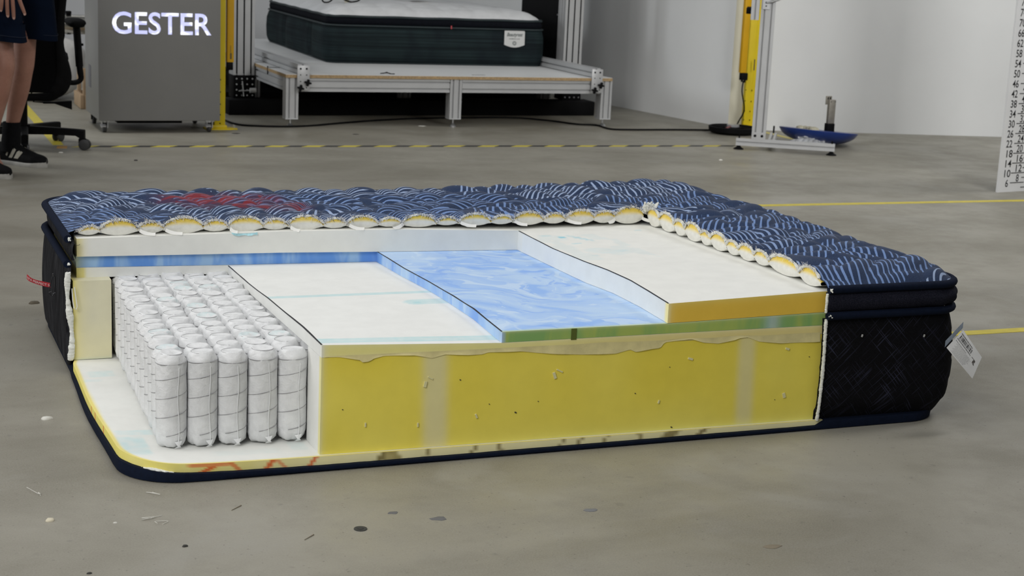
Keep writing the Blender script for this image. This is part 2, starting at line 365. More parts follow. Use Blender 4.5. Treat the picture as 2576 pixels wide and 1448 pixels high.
obj('comfort_foam', gslab(X, Y, mk, zD, lambda a, b_: zC(a, b_)+.0008, 9, col_comf, .0), foam, mat_th, 40, False, 'thick white foam layer with deep yellow front edge')
# front edge rail (yellow block)
zR0 = surf([(.4, [(0, .030), (.2, .032)]), (1.63, [(0, .020), (.2, .022)]), (2.2, [(0, .02), (.2, .02)])])
def col_rail(x, y, z, k):
    c = np.tile(WH, (len(x), 1)); fr = (k == 2) & front(y); zt = zA(x, y); zb = zR0(x, y)
    n = vnoise(x, z, 9, 8); yc = lerp((.84, .69, .080), (.89, .76, .125), n)
    yc = lerp(yc, (.88, .80, .17), np.exp(-(z-zb)/.05)*.55)
    for cx, w, s in ((.655, .030, .85), (1.435, .024, .75)): yc = lerp(yc, (.78, .72, .40), np.exp(-((x-cx-.03*(.25-z))/w)**4)*s)
    yc = lerp(yc, (.74, .76, .30), np.exp(-(z-zb)/.009)*smoothstep(x, .55, 1.1)*.5)
    yc = lerp(yc, (.80, .76, .40), np.exp(-np.abs(x-.40)/.006)*.9)
    c = np.where(fr[:, None], yc, c); lf = (k == 2) & ~fr
    return np.where(lf[:, None], lerp(WH, (.78, .76, .45), np.exp(-np.clip(y-.018, 0, 1)/.004)*.8), c)
xs = np.linspace(.40, 1.93, 200); ys = np.linspace(.018, .128, 12); X, Y = np.meshgrid(xs, ys, indexing='ij')
obj('edge_support_foam', gslab(X, Y, np.ones((199, 11), bool), lambda a, b_: zA(a, b_)-.0006, zR0, 26, col_rail), foam, mat_th, 40, False, 'tall yellow foam block along the front edge')
# small tears and nicks on the rail
nick = M('foam_tear', (.74, .70, .38), .9)
for u, v, w, h, a in ((1070, 966, .006, .013, .2), (1395, 944, .006, .015, -.35), (1083, 950, .012, .003, .5), (1408, 932, .016, .003, .45), (919, 1068, .003, .009, 0), (1051, 1068, .003, .009, 0), (1198, 1046, .004, .010, -.4), (1737, 902, .012, .005, .3), (1981, 877, .010, .005, .3), (1972, 994, .007, .012, -.3), (1657, 1010, .003, .008, .3)):
    p = oy(u, v, .0165); m = MB().box(p, (w, .003, h), rot=Matrix.Rotation(a, 3, 'Y')); obj('foam_nick', m, nick, mat_th)
spk = M('dark_speck', (.06, .055, .03), .9)
for u, v, s in ((1297, 1037, .003), (862, 1030, .0016), (1158, 955, .002), (1689, 1074, .0026), (2036, 897, .0016), (1231, 1016, .0015), (1354, 1009, .0015), (1598, 989, .0018), (1685, 923, .0014), (1949, 1005, .0014)):
    obj('speck', MB().box(oy(u, v, .0172), (s*1.6, .0015, s), rot=Matrix.Rotation(.5, 3, 'Y')), spk, mat_th)
# torn glue fabric between rail and transition foam
low = [(806, 898), (855, 898), (905, 905), (906, 911), (930, 908.5), (938, 902), (966, 895), (1005, 893.5), (1043, 893), (1065, 896.6), (1087, 900.8), (1101, 897), (1120, 891), (1181, 892.5), (1214, 891), (1228, 886), (1311, 883), (1350, 887), (1399, 889.7), (1463, 891.6), (1550, 889), (1600, 885), (1585, 879), (1640, 877), (1661, 875), (1672, 861), (1738, 852), (1771, 861.5), (1807, 864), (1849, 854.6), (1860, 850), (1882, 848), (1909, 858.7), (1965, 863), (2045, 860)]
lx = np.array([oy(u, v, .016)[0] for u, v in low]); lz = np.array([oy(u, v, .016)[2] for u, v in low]); o_ = np.argsort(lx); lx = lx[o_]; lz = lz[o_]
xs = np.linspace(.405, 1.636, 190); zl = np.interp(xs, lx, lz); zu = zA(xs, xs*0+.018)+.002+.004*vnoise(xs, xs*0, 14, 2)*smoothstep(xs, .7, 1.2); zl = np.minimum(zl, zu-.0015)
rows = []
for t in np.linspace(0, 1, 5): rows.append([(x, .0172-.0018*t*t-.0010*math.sin(x*55)*t, a*(1-t)+b_*t) for x, a, b_ in zip(xs, zu, zl)])
obj('torn_fabric_strip', MB().grid(rows), M('glue_fabric', (.70, .62, .30), .9, var=.10, scale=30, bump=.2, bscale=400), mat_th, 60)
# base foam
def xl(y): return np.where(y < .136, -.008+(.128-np.sqrt(np.clip(.128**2-(.136-y)**2, 0, 1))), -.008-.008*np.exp(-((y-.5)/.25)**2)+.010*smoothstep(y, .86, .93))
ys = np.unique(np.r_[.007+.129*(1-np.cos(np.linspace(0, math.pi/2, 22))), np.arange(.14, .95, .008), np.arange(.95, 1.5, .05)]); s_ = np.unique(np.r_[np.linspace(0, .012, 5), np.linspace(.012, .22, 60), np.linspace(.22, 1, 150)])
Y, S = np.meshgrid(ys, s_); X = xl(Y)+(1.90-xl(Y))*S
def lift(x, y): return .015*np.exp(-np.clip(x, 0, 2)/.14)*np.exp(-np.clip(y-.1, 0, 2)/.35)
def zbt(x, y): return np.interp(x, [0, .4, 1.63, 2], [.0305, .0295, .0205, .0205])+lift(x, y)
def zbb(x, y): return np.interp(x, [0, .4, 1.63, 2], [.0125, .0105, .0085, .0085])+lift(x, y)
def col_base(x, y, z, k):
    c = np.tile(WH*np.array((1.0, 1.0, .99)), (len(x), 1)); n = vnoise(x, y, 70, 4); st = np.zeros(len(x))
    def bx(cx, cy, rx, ry, s): return (1-smoothstep(np.abs(x-cx)/rx, .75, 1.05))*(1-smoothstep(np.abs(y-cy)/ry, .75, 1.05))*s
    for q in ((.028, .145, .032, .075, .55), (.045, .245, .045, .02, .45), (.045, .76, .035, .03, .45), (.01, .70, .03, .01, .3), (.37, .09, .02, .03, .3), (.25, .07, .08, .02, .12)): st = np.maximum(st, bx(*q)*(.35+.75*n))
    c = np.where((k == 0)[:, None], lerp(c, (.42, .72, .76), np.clip(st, 0, 1)*.8), c)
    dl = np.minimum(x-xl(y), np.where(x < .12, np.hypot(np.clip(.116-x, 0, 1), np.clip(.135-y, 0, 1))*-1+.13, 9)); dl = np.minimum(dl, y-.005)
    yt = (1-smoothstep(dl, .004, .013))*(k == 0); c = lerp(c, (.80, .68, .14), yt*.85)
    sd = k == 2; fr = sd; yc = lerp((.86, .76, .20), (.92, .86, .50), smoothstep(x, .1, .45))
    yc = lerp(yc, (.88, .80, .40), .5*vnoise(x, z, 40, 9))
    for cx, w, sl, cc in ((.155, .013, 2.2, (.80, .13, .03)), (.135, .02, 0, (.85, .28, .10)), (.165, .02, 0, (.85, .30, .10)), (.19, .02, 0, (.85, .32, .12)), (.219, .007, -1.0, (.82, .25, .08)), (.288, .008, .7, (.80, .12, .02)), (.315, .006, -1.0, (.85, .36, .16)), (.382, .006, .7, (.80, .12, .02)),
                          (.538, .011, .8, (.22, .17, .05)), (.553, .012, 0, (.48, .40, .16)), (.568, .010, -.6, (.40, .33, .12)), (.640, .005, .3, (.30, .24, .09)), (.752, .006, .7, (.30, .24, .09)), (.812, .006, -.3, (.28, .22, .09)), (.965, .005, .3, (.30, .24, .10)), (1.01, .006, .5, (.30, .24, .10)), (1.075, .005, .5, (.35, .28, .11)), (1.16, .006, -.3, (.35, .28, .11)), (1.245, .022, .9, (.30, .24, .09)), (1.33, .010, 1.2, (.26, .20, .08))):
        d = np.abs(x-cx-(z-.02)*sl)/w; t = 1-smoothstep(d, .55, 1.15)
        if w == .02: t = t*(z > zbt(x, y)-.008)
        t = np.where(y < .05, t, 0); yc = lerp(yc, cc, t*.9)
    for cy in (.56, .475, .42, .31):
        t = (1-smoothstep(np.abs(y-cy), .002, .0045))*(x < .03)*(y > .2); yc = lerp(yc, (.75, .10, .04), t*.9)
    return np.where(sd[:, None], yc, c)
obj('base_foam', gslab(X, Y, np.ones((X.shape[0]-1, X.shape[1]-1), bool), zbt, zbb, 6, col_base, .0), foam, mat_th, 50, True, 'thin white base foam with yellow rim and red marks')
# fluffy batting peeking out under the base corner
pts = []
for i in range(26):
    t = i/25; a = math.pi*(1.17+.24*t); pts.append((.124+.131*math.cos(a)+.001*rng.normal(), .136+.131*math.sin(a)+.001*rng.normal(), .0200+.002*math.sin(t*math.pi)+.0006*rng.normal()))
obj('corner_batting', MB().tube(pts, [.001+.0045*math.sin(math.pi*i/25)+.0004*rng.random() for i in range(26)], 8), M('batting', (.76, .77, .72), .95, var=.1, scale=60, bump=.6, bscale=250, bdist=.003), mat_th)
# left edge rail
def col_lrail(x, y, z, k):
    c = np.tile(np.array((.72, .69, .51)), (len(x), 1)); n = vnoise(x, z, 30, 12)
    c = lerp(c, (.80, .70, .20), np.exp(-np.clip(x+.001, 0, 1)/.012)*.95); c = lerp(c, (.78, .72, .40), smoothstep(z, .16, .05)*.35*(x > .0))
    c = lerp(c, (.62, .60, .50), .25*np.exp(-((x-.045-.02*(z-.1))/.012)**2)*n*(z > .12)); c = lerp(c, (.55, .66, .55), np.exp(-(z-.032)/.003)*.6)
    return c
xs = np.linspace(-.002, .093, 16); ys = np.linspace(.905, 1.44, 8); X, Y = np.meshgrid(xs, ys, indexing='ij')
obj('side_support_foam', gslab(X, Y, np.ones((15, 7), bool), lambda a, b_: a*0+.238, lambda a, b_: a*0+.033, 26, col_lrail), foam, mat_th, 40, False, 'pale cream foam block at the left end')
# ---- pocket springs
pocket_mat = bpy.data.materials.new('nonwoven_pocket'); pocket_mat.use_nodes = True
b = NB(pocket_mat); p = b.objc(); oi = b.add('ShaderNodeObjectInfo').outputs['Random']
cl = b.mix(b.ramp(b.noise(p, 40, 3), .3, .7), (.70, .71, .72), (.79, .80, .81)); sep = b.add('ShaderNodeSeparateXYZ'); b.set(sep, 0, p)
gz = b.math('MULTIPLY', b.ramp(sep.outputs[2], .195, .208), b.math('MULTIPLY', b.ramp(oi, .72, .74, 0, .35), b.ramp(b.noise(p, 55, 3), .4, .6)))
cl = b.mix(gz, cl, (.50, .76, .78)); b.col(cl); b.bsdf.inputs['Roughness'].default_value = .55; b.bsdf.inputs['Specular IOR Level'].default_value = .3
b.bsdf.inputs['Subsurface Weight'].default_value = .0
wv = b.add('ShaderNodeTexWave'); b.set(wv, 'Vector', b.scalev(p, 1, 1, 1, .6)); wv.inputs['Scale'].default_value = 260
b.bump(b.math('ADD', b.noise(p, 75, 4, .6, .8), b.math('MULTIPLY', wv.outputs[0], .06)), .55, .004)
def pocket_mesh(seed, tall=1.0):
    g = np.random.default_rng(seed); n = 28; rings = []; H = .205
    zr = [(.000, .014), (.002, .022), (.008, .0275), (.020, .0305), (.034, .0312), (.08, .0310), (.12, .0313), (.16, .0311), (.180, .0312), (.188, .0304), (.194, .0282), (.1995, .0255), (.2035, .0235), (.2055, .0215), (.2045, .0185), (.2035, .010), (.2035, .002)]
    ph = g.random(6)*6.28; am = g.random(6); ph2 = g.random(3)*6.28
    for k, (z, r) in enumerate(zr):
        ring = []
        for j in range(n):
            a = 2*math.pi*j/n; w = 0
            if z < .032: w += .0026*math.sin(5*a+ph[0])*(1-z/.034)+.002*math.sin(9*a+ph[1]+z*150)*(1-z/.034)
            if .183 < z < .2030 and r > .024: w += (.0014*math.sin(6*a+ph[2]+z*120)+.0008*math.sin(9*a+ph[3]))*min(1, (z-.183)/.012)
            w += .0006*math.sin(3*a+ph[4]+z*40)+.0004*math.sin(7*a+z*90+ph[5])
            # fabric pulls square at the shoulder between neighbours
            if .175 < z < .1995: w += .0018*math.cos(4*a+.6)
            rr = min(r+w, .0318) if r > .02 else r
            zz = z+.0016*math.sin(a+ph2[0])*(1 if z > .186 else 0)+.0010*math.sin(3*a+ph2[1])*(1 if (z > .186 and r > .024) else 0)
            ring.append((rr*math.cos(a), rr*math.sin(a), zz))
        rings.append(ring)
    return MB().loft(rings)
def raw_mesh(name, mb, mat, ang=60):
    me = bpy.data.meshes.new(name); me.from_pydata(mb.v, [], mb.f); me.materials.append(mat)
    bm = bmesh.new(); bm.from_mesh(me); bmesh.ops.recalc_face_normals(bm, faces=bm.faces); bm.to_mesh(me); bm.free()
    me.polygons.foreach_set('use_smooth', [True]*len(me.polygons)); me.set_sharp_from_angle(angle=R(ang)); return me
pockets = [raw_mesh('pocket_coil', pocket_mesh(s), pocket_mat, 75) for s in range(8)]
def coil_wire(seed):
    pts = []; a0 = seed*.35
    for i in range(24): a = i/24*2*math.pi; pts.append((.0226*math.cos(a), .0226*math.sin(a), .2040))
    for i in range(92):
        t = i/91; a = 2*math.pi*3.75*t - 2.2 + a0*.3; z = .028+.156*t; pts.append((.03145*math.cos(a), .03145*math.sin(a), z))
    m = MB(); m.tube(pts[:24], .0005, 5, closed=True); m.tube([(.0312*math.cos(i/24*6.283), .0312*math.sin(i/24*6.283), .1855+.0015*math.sin(i/24*6.283+seed)) for i in range(24)], .0009, 5, closed=True); m.tube(pts[24:], .00085, 5); return m
wire_mat = M('coil_wire_grey', (.30, .30, .31), .5, var=.25, scale=60)
wires = [raw_mesh('coil_wire', coil_wire(s), wire_mat) for s in range(3)]
def seam(seed):
    g = np.random.default_rng(seed); m = MB(); a = -1.45+.25*g.random(); pts = []
    for i in range(14): z = .012+.165*i/13; aa = a+.05*math.sin(i*.6+seed); pts.append((.0318*math.cos(aa), .0318*math.sin(aa)-.0004, z))
    m.tube(pts, .0009, 5)
    m.loft([[(.031*math.cos(a+d), .031*math.sin(a+d)-.001, .016), (.0325*math.cos(a+d*.3), .0325*math.sin(a+d*.3)-.003, .006+.004*abs(d)), (.029*math.cos(a+d), .029*math.sin(a+d)-.001, .001)] for d in (-.28, -.1, .12, .3)], cap=False, closed=False)
    return m
seam_mat = M('pocket_seam', (.82, .83, .84), .5, var=.03)
seams = [raw_mesh('pocket_seam', seam(s), seam_mat) for s in range(4)]
base0 = wloc(mat_th)
for r_ in range(14):
    for q in range(6 if r_ else 5):
        y = .136+.0625*r_; x = .106+.0652*q+.028*(r_/13)*(1-q/5.)+.0010*rng.normal(); x = min(x, .3675) if r_ == 0 else x
        if r_ > 0: y += .001*rng.normal()
        z = .0345+.012*math.exp(-x/.14)*math.exp(-max(y-.1, 0)/.35)*.9
        o = bpy.data.objects.new('pocket_coil', pockets[int(rng.integers(8))]); C.objects.link(o); o.parent = mat_th
        o.location = Vector((x, y, z))-base0; o.rotation_euler = (0, 0, float(rng.normal())*.12); o.scale = (1.045, 1, (.2435-z+.002*rng.normal())/.2055)
        w = bpy.data.objects.new('coil_wire', wires[int(rng.integers(3))]); C.objects.link(w); w.parent = o
        if r_ == 0:
            s_2 = bpy.data.objects.new('pocket_seam', seams[q % 4]); C.objects.link(s_2); s_2.parent = o
# ---- quilted top
bx_ = [-.085, -.02, .020, .071, .168, .233, .337, .402, .496, .563, .660, .726, .815, .883, .983, 1.048, 1.145, 1.211, 1.305, 1.373, 1.464, 1.528, 1.623, 1.69, 1.785, 1.85, 1.945, 2.01, 2.11]
by_ = [-.10, .030, .126, .271, .344, .423, .486, .574, .630, .720, .784, .875, .955, 1.03, 1.10, 1.19, 1.25, 1.35, 1.42, 1.52, 1.6]
def lens(v, bnd):
    bnd = np.array(bnd); k = np.clip(np.searchsorted(bnd, v)-1, 0, len(bnd)-2); s = 2*(v-bnd[k])/(bnd[k+1]-bnd[k])-1
    w = np.clip((bnd[k+1]-bnd[k])/.095, .6, 1.05); return np.clip(1-np.abs(s)**2.2, 0, 1)**.62*w
def zq(x, y):
    x = np.asarray(x, float); y = np.asarray(y, float)
    c1 = np.where(x < 1.64, smoothstep(y, .955, 1.10), 1.0); c2 = np.where(y < .955, smoothstep(x, 1.632, 1.78), 1.0)
    xa = x+c1*(.034*np.sin((y-.955)*17)+.02*np.sin((y-.955)*31+x*3)); yb = y+c2*(.028*np.sin((x-1.632)*15)+.016*np.sin(x*27+y*4))
    la = lens(xa, bx_); lb = lens(yb, by_); wA = c2*.85+.0; wB = c1*.85
    wA = np.where(y < .955, c2*.8, 1-.15*c1); wB = np.where(x < 1.632, c1*.8, np.where(y < .955, 1-.15*c2, .8*np.maximum(c1, .3)))
    h = (1-wA+wA*la)*(1-wB+wB*lb)
    base = np.interp(x, [0, .3, .9, 1.4, 1.7, 2.03], [.358, .362, .358, .360, .368, .375])-.004*np.exp(-((x-1.05)/.3)**2)
    base = np.where(y < .955, np.interp(y, [0, .4, .95], [.364, .364, .368])+c2*.014, base)
    d = np.minimum(np.minimum(x+.006, 2.036-x), np.minimum(1.522-y, np.where(x > 1.6, y+.004, 9.)))
    # rounded corners of the plan
    for cx, cy, sx, sy in ((2.036-.09, -.004+.09, 1, -1), (2.036-.09, 1.522-.09, 1, 1), (-.006+.11, 1.522-.11, -1, 1)):
        rr = .09 if cx > 1 else .11; m_ = ((x-cx)*sx > 0) & ((y-cy)*sy > 0); d = np.where(m_, rr-np.hypot(x-cx, y-cy), d)
    z = base+.024*h; e = np.clip(d, 0, 1); f = 1-np.exp(-(e/.030)**1.2)
    return .3525+(z-.3525)*f
def plan_clip(x, y):                        # pull grid points inside the rounded outline
    x = x.copy(); y = y.copy()
    for cx, cy, rr, sx, sy in ((1.946, .086, .09, 1, -1), (1.946, 1.432, .09, 1, 1), (.104, 1.412, .11, -1, 1)):
        dx = (x-cx)*sx; dy = (y-cy)*sy; m_ = (dx > 0) & (dy > 0); h = np.hypot(dx, dy)+1e-9; mx = np.maximum(dx, dy); k = np.where(m_, mx/h, 1)
        x = np.where(m_, cx+sx*dx*k, x); y = np.where(m_, cy+sy*dy*k, y)
    return x, y
def quilt_fabric():
    m = bpy.data.materials.new('navy_knit_quilt'); m.use_nodes = True; b = NB(m); p = b.pos()
    def off(v, n, k):
        s = b.add('ShaderNodeVectorMath', operation='SCALE'); b.set(s, 0, b.vmath('SUBTRACT', n, (.5, .5, .5))); s.inputs['Scale'].default_value = k; return b.vmath('ADD', v, s.outputs[0])
    q = b.scalev(p, 1, 1, 0)
    q1 = off(q, b.noise(q, 3.4, 2, .5, 0, 1), .20); q2 = off(q, b.noise(q, 5.0, 2, .5, 0, 1), .075)
    vo = b.add('ShaderNodeTexVoronoi', voronoi_dimensions='2D', feature='F1'); b.set(vo, 'Vector', b.scalev(q1, .75, 1.5, 1)); vo.inputs['Scale'].default_value = 3.4
    ve = b.add('ShaderNodeTexVoronoi', voronoi_dimensions='2D', feature='DISTANCE_TO_EDGE'); b.set(ve, 'Vector', b.scalev(q1, .75, 1.5, 1)); ve.inputs['Scale'].default_value = 3.4
    sep = b.add('ShaderNodeSeparateColor'); b.set(sep, 0, vo.outputs['Color'])
    rot = b.add('ShaderNodeVectorRotate', rotation_type='Z_AXIS'); b.set(rot, 'Vector', q2); sp = b.add('ShaderNodeSeparateXYZ'); b.set(sp, 0, vo.outputs['Position'])
    base_a = b.math('SUBTRACT', b.ramp(sp.outputs[0], .06, .16, .0, 1.45), b.ramp(sp.outputs[0], .75, 1.05, 0, 1.35))
    b.set(rot, 'Angle', b.math('ADD', base_a, b.math('MULTIPLY_ADD', sep.outputs[0], 1.5, -.75)))
    sx = b.add('ShaderNodeSeparateXYZ'); b.set(sx, 0, rot.outputs[0])
    ph = b.math('MULTIPLY', sx.outputs[0], 2*math.pi/.0165); ph = b.math('ADD', ph, b.math('MULTIPLY', b.noise(q, 6, 2), 7.0))
    st = b.math('SINE', ph)
    # sunburst medallion
    v = b.vmath('SUBTRACT', q, (.70, 1.165, 0)); sv = b.add('ShaderNodeSeparateXYZ'); b.set(sv, 0, v)
    ang = b.math('ARCTAN2', sv.outputs[1], sv.outputs[0]); ln = b.add('ShaderNodeVectorMath', operation='LENGTH'); b.set(ln, 0, v)
    st2 = b.math('SINE', b.math('MULTIPLY', ang, 26)); inb = b.ramp(ln.outputs['Value'], .115, .118, 1, 0)
    mixf = b.add('ShaderNodeMix'); b.set(mixf, 0, inb); b.set(mixf, 2, st); b.set(mixf, 3, st2); st = mixf.outputs[0]
    inring = b.math('MULTIPLY', inb, b.ramp(ln.outputs['Value'], .02, .03, 1, 0))
    thr = b.ramp(b.noise(q, 13, 2), .3, .7, .28, .70)
    lm = b.ramp(b.math('SUBTRACT', st, thr), .0, .12)
    gap = b.ramp(ve.outputs['Distance'], .045, .055); gap = b.math('MAXIMUM', gap, inb); on = b.ramp(b.noise(q, 8, 2, .5, .5), .36, .38)
    lm = b.math('MULTIPLY', lm, b.math('MULTIPLY', gap, on)); lm = b.math('MULTIPLY', lm, b.math('SUBTRACT', 1.0, inring))
    knit = b.noise(b.scalev(p, 1, 1, 1), 420, 2, .6)
    navy = b.mix(b.ramp(knit, .3, .7), (.011, .024, .066), (.024, .046, .105))
    line = b.mix(b.ramp(sep.outputs[1], .3, .7), (.17, .27, .52), (.35, .44, .63)); line = b.mix(b.ramp(knit, .3, .7, 0, .35), line, (.12, .19, .36))
    c = b.mix(lm, navy, line)
    # red spray stain
    s = b.attr('stain').outputs['Fac']; core = b.math('MULTIPLY', s, b.ramp(b.noise(b.scalev(q1, 1, 3, 1), 9, 4, .6, 1.0), .40, .60)); 
    c = b.mix(b.math('MULTIPLY', b.ramp(s, .02, .6), .45), c, (.10, .022, .050)); c = b.mix(b.math('MULTIPLY', b.ramp(core, .25, .7), .68), c, (.26, .014, .010))
    b.col(c); b.bsdf.inputs['Roughness'].default_value = .8; b.bsdf.inputs['Sheen Weight'].default_value = .08; b.bsdf.inputs['Specular IOR Level'].default_value = .2
    b.bump(b.math('ADD', b.math('MULTIPLY', lm, .5), b.math('MULTIPLY', knit, .45)), .6, .0025); return m
xs = np.unique(np.r_[np.arange(-.006, 1.632, .0075), 1.632, np.arange(1.6395, 2.036, .0075), 2.036]); ys = np.unique(np.r_[np.arange(-.004, .955, .0075), .955, np.arange(.9625, 1.522, .0075), 1.522])
X, Y = np.meshgrid(xs, ys, indexing='ij'); xc = (xs[:-1]+xs[1:])/2; yc = (ys[:-1]+ys[1:])/2; mk = (xc[:, None] > 1.632) | (yc[None] > .955)
X, Y = plan_clip(X, Y); Z = zq(X, Y)
used = np.zeros(X.shape, bool)
for di in (0, 1):
    for dj in (0, 1): used[di:X.shape[0]-1+di, dj:X.shape[1]-1+dj] |= mk
idx = -np.ones(X.shape, int); idx[used] = np.arange(used.sum()); i_, j_ = np.nonzero(mk)
q = MB(); q.v = [tuple(r_) for r_ in np.c_[X[used], Y[used], Z[used]]]; q.f = [tuple(r_) for r_ in np.stack([idx[i_, j_], idx[i_+1, j_], idx[i_+1, j_+1], idx[i_, j_+1]], 1)]
qt = obj('quilted_top', q, quilt_fabric(), mat_th, 180, False, 'navy knit quilt with pale blue wavy stripes and a red stain')
sx_, sy_ = X[used], Y[used]; d = np.hypot((sx_-.45)/.20, (sy_-1.29)/.13); d2 = np.hypot((sx_-.60)/.10, (sy_-1.18)/.10)
sv = np.maximum(1-smoothstep(d, .45, 1.25), 1-smoothstep(d2, .3, 1.2))*(.7+.5*vnoise(sx_, sy_, 18, 3))
at = qt.data.attributes.new('stain', 'FLOAT', 'POINT'); at.data.foreach_set('value', sv.astype('f'))
# puff ends shown by the cut
puff_m = M('quilt_fill', vcol=True, rough=.95, var=.05, scale=60, bump=.35, bscale=300, bdist=.0015, spec=.1)
def puff(P, T, N, zlo, w, slit, seed):
    """lens-shaped end of a quilt channel. P(s): foot point for s in -1..1, N: inward direction"""
    ns, nt = 26, 12; g = np.random.default_rng(seed); rows = []; cols = []; s0 = g.uniform(-.2, .25)
    for i in range(ns+1):
        s = -1+2*i/ns; x, y = P(s); px = x+N[0]*.004; py = y+N[1]*.004
        zt = float(zq(px, py))-.0015; zl = zlo+(1-max(0, 1-abs(s)**2.4)**.6)*(.5*(zt-zlo)); rt = []; ct = []
        zt = max(zt, zl+.002)
        for j in range(nt+1):
            t = j/nt; z = zl+(zt-zl)*t; dd = .0035*(2*t-1)**2+.002*abs(s)**3
            if slit and abs(s-s0) < .30 and abs(t-.42+.1*(s-s0)) < .10*(1-((s-s0)/.30)**2): dd += .012
            rt.append((x+N[0]*dd+.0004*g.normal(), y+N[1]*dd+.0004*g.normal(), z))
            k = smoothstep(np.array(t), .48, .80); ct.append(lerp((.80, .795, .74), (.88, .66, .12), k)*(1 if t < .95 else .98))
        rows.append(rt); cols.append(ct)
    back = [[(x+N[0]*.03, y+N[1]*.03, z) for (x, y, z) in (r_[0], r_[-1])] for r_ in rows]
    m = MB().grid(rows); k = len(m.v); n2 = nt+1
    m.v += [tuple(map(float, p)) for r_ in back for p in r_]
    for i in range(ns): m.f += [(i*n2, (i+1)*n2, k+(i+1)*2, k+i*2), (i*n2+nt, k+i*2+1, k+(i+1)*2+1, (i+1)*n2+nt)]
    m.c = np.array([c for r_ in cols for c in r_]+[np.array((.78, .77, .70))]*(2*len(back))); return m
bnd = [b_ for b_ in bx_ if .015 < b_ < 1.66]
for k in range(len(bnd)-1):
    a, b2 = bnd[k], min(bnd[k+1], 1.634); c_ = (a+b2)/2; h = (b2-a)/2
    zl = float(np.interp(c_, [0, .5, 1.1, 1.63], [.343, .3445, .3445, .338]))+(.0025 if b2-a < .08 else -.0005)
    obj('quilt_puff', puff(lambda s: (c_+h*s, .9545-.0006*math.sin(40*(c_+h*s))), (1, 0), (0, 1), zl, h, b2-a > .08 and k % 2 == 0, k), puff_m, mat_th, 60)
bnd = [b_ for b_ in by_ if .02 < b_ < .96]; bnd[-1] = .953
for k in range(len(bnd)-1):
    a, b2 = bnd[k], bnd[k+1]; c_ = (a+b2)/2; h = (b2-a)/2
    zl = float(zD(1.632, c_))+.002+(.002 if b2-a < .075 else 0)
    obj('quilt_puff', puff(lambda s: (1.6315, c_-h*s), (0, 1), (1, 0), zl, h, False, 40+k), puff_m, mat_th, 60)
# torn fibres along the cut
def fringe(n, P, N, seed, dark=.22):
    g = np.random.default_rng(seed); m = MB(); cols = []
    for i in range(n):
        s = g.random(); x, y, z = P(s); L = .005+.013*g.random()**1.5; az = g.normal()*.9; w = .0005+.0006*g.random()
        tx, ty = N[1], -N[0]; pts = []; lift_ = .2+.7*g.random()
        for j in range(4):
            t = j/3; o = L*t; pts.append(np.array((x+tx*o*math.sin(az)-N[0]*(.0005+o*.55*math.cos(az)*g.random()), y+ty*o*math.sin(az)-N[1]*(.0005+o*.55*math.cos(az)*g.random()), z+o*(lift_-.9*t*g.random()))))
        k = len(m.v)
        for j, p in enumerate(pts): ww = w*(1-.6*j/3); m.v += [(p[0]-tx*ww, p[1]-ty*ww, p[2]), (p[0]+tx*ww, p[1]+ty*ww, p[2]+ww)]
        m.f += [(k+2*j, k+2*j+1, k+2*j+3, k+2*j+2) for j in range(3)]
        c = (.03, .05, .11) if g.random() < dark else (.72, .71, .70); cols += [c]*8
    m.c = np.array(cols); return m
def P1(s): x = .02+1.615*s; return x, .9535, float(zq(x, .9585))-.0025+.002*rng.random()
def P2(s): y = .035+.915*s; return 1.6308, y, float(zq(1.636, y))-.0025+.002*rng.random()
fr_m = M('torn_fibre', vcol=True, rough=.95, var=.05, spec=.1)
o = obj('torn_fibre_fringe', fringe(3600, P1, (0, 1), 1), fr_m, mat_th, 0, False); tag(o, kind='stuff')
o = obj('torn_fibre_fringe', fringe(2400, P2, (1, 0), 2, .08), fr_m, mat_th, 0, False); tag(o, kind='stuff')
# pale batting lip following the cut edge
def lip(P, n, r):
    pts = [P(i/(n-1)) for i in range(n)]; return MB().tube([(a, b_, z+.0006) for a, b_, z in pts], [r*(.6+.8*rng.random()) for _ in pts], 6)
obj('batting_lip', lip(lambda s: (.02+1.612*s, .9548, float(zq(.02+1.612*s, .9585))-.0012), 330, .0026), M('batting', ), mat_th, 80)
obj('batting_lip', lip(lambda s: (1.6318, .035+.915*s, float(zq(1.636, .035+.915*s))-.0012), 200, .0036), M('batting', ), mat_th, 80)
# loose flaps of lining hanging under the puffs
for i, u in enumerate((.17, .236, .404, .567, .73, .885, 1.05, 1.213, 1.375, 1.53, 1.612)):
    g = np.random.default_rng(100+i); L = .012+.03*g.random(); sgn = 1 if g.random() < .75 else -1; rows = []
    for k in range(6):
        t = k/5; rows.append([(u+sgn*L*t**1.4+.001*g.normal(), .9545-.006-.018*t, .352-.0075*min(1, t*1.6)-.0005), (u+sgn*(L*t**1.4+.004), .9545-.004-.012*t, .3595-.009*min(1, t*1.4))])
    obj('lining_flap', MB().grid(rows), M('lining', (.78, .78, .75), .8, var=.05), mat_th, 80)
obj('lining_flap', MB().grid([[(.405+.07*t, .931-.003*math.sin(t*9), .3475-.004*math.sin(3*t)), (.41+.065*t, .929, .3415-.004*abs(math.sin(7*t)))] for t in np.linspace(0, 1, 9)]), M('lining_cyan', (.42, .70, .76), .8, var=.25, scale=80), mat_th, 80, label='scrap of cyan glued lining')
m = MB(); m.tube([(1.648, .944, .385), (1.652, .932, .36), (1.650, .928, .342)], [.005, .0055, .006], 10); obj('loose_fibre_tuft', m, M('batting', ), mat_th)
m = MB()
for k in range(14): m.tube([(1.640+.012*rng.normal(), .950+.008*rng.normal(), .376+.008*rng.random()), (1.640+.016*rng.normal(), .948+.012*rng.normal(), .392+.010*rng.random())], [.006, .0025], 6)
obj('loose_fibre_tuft', m, M('batting', ), mat_th)
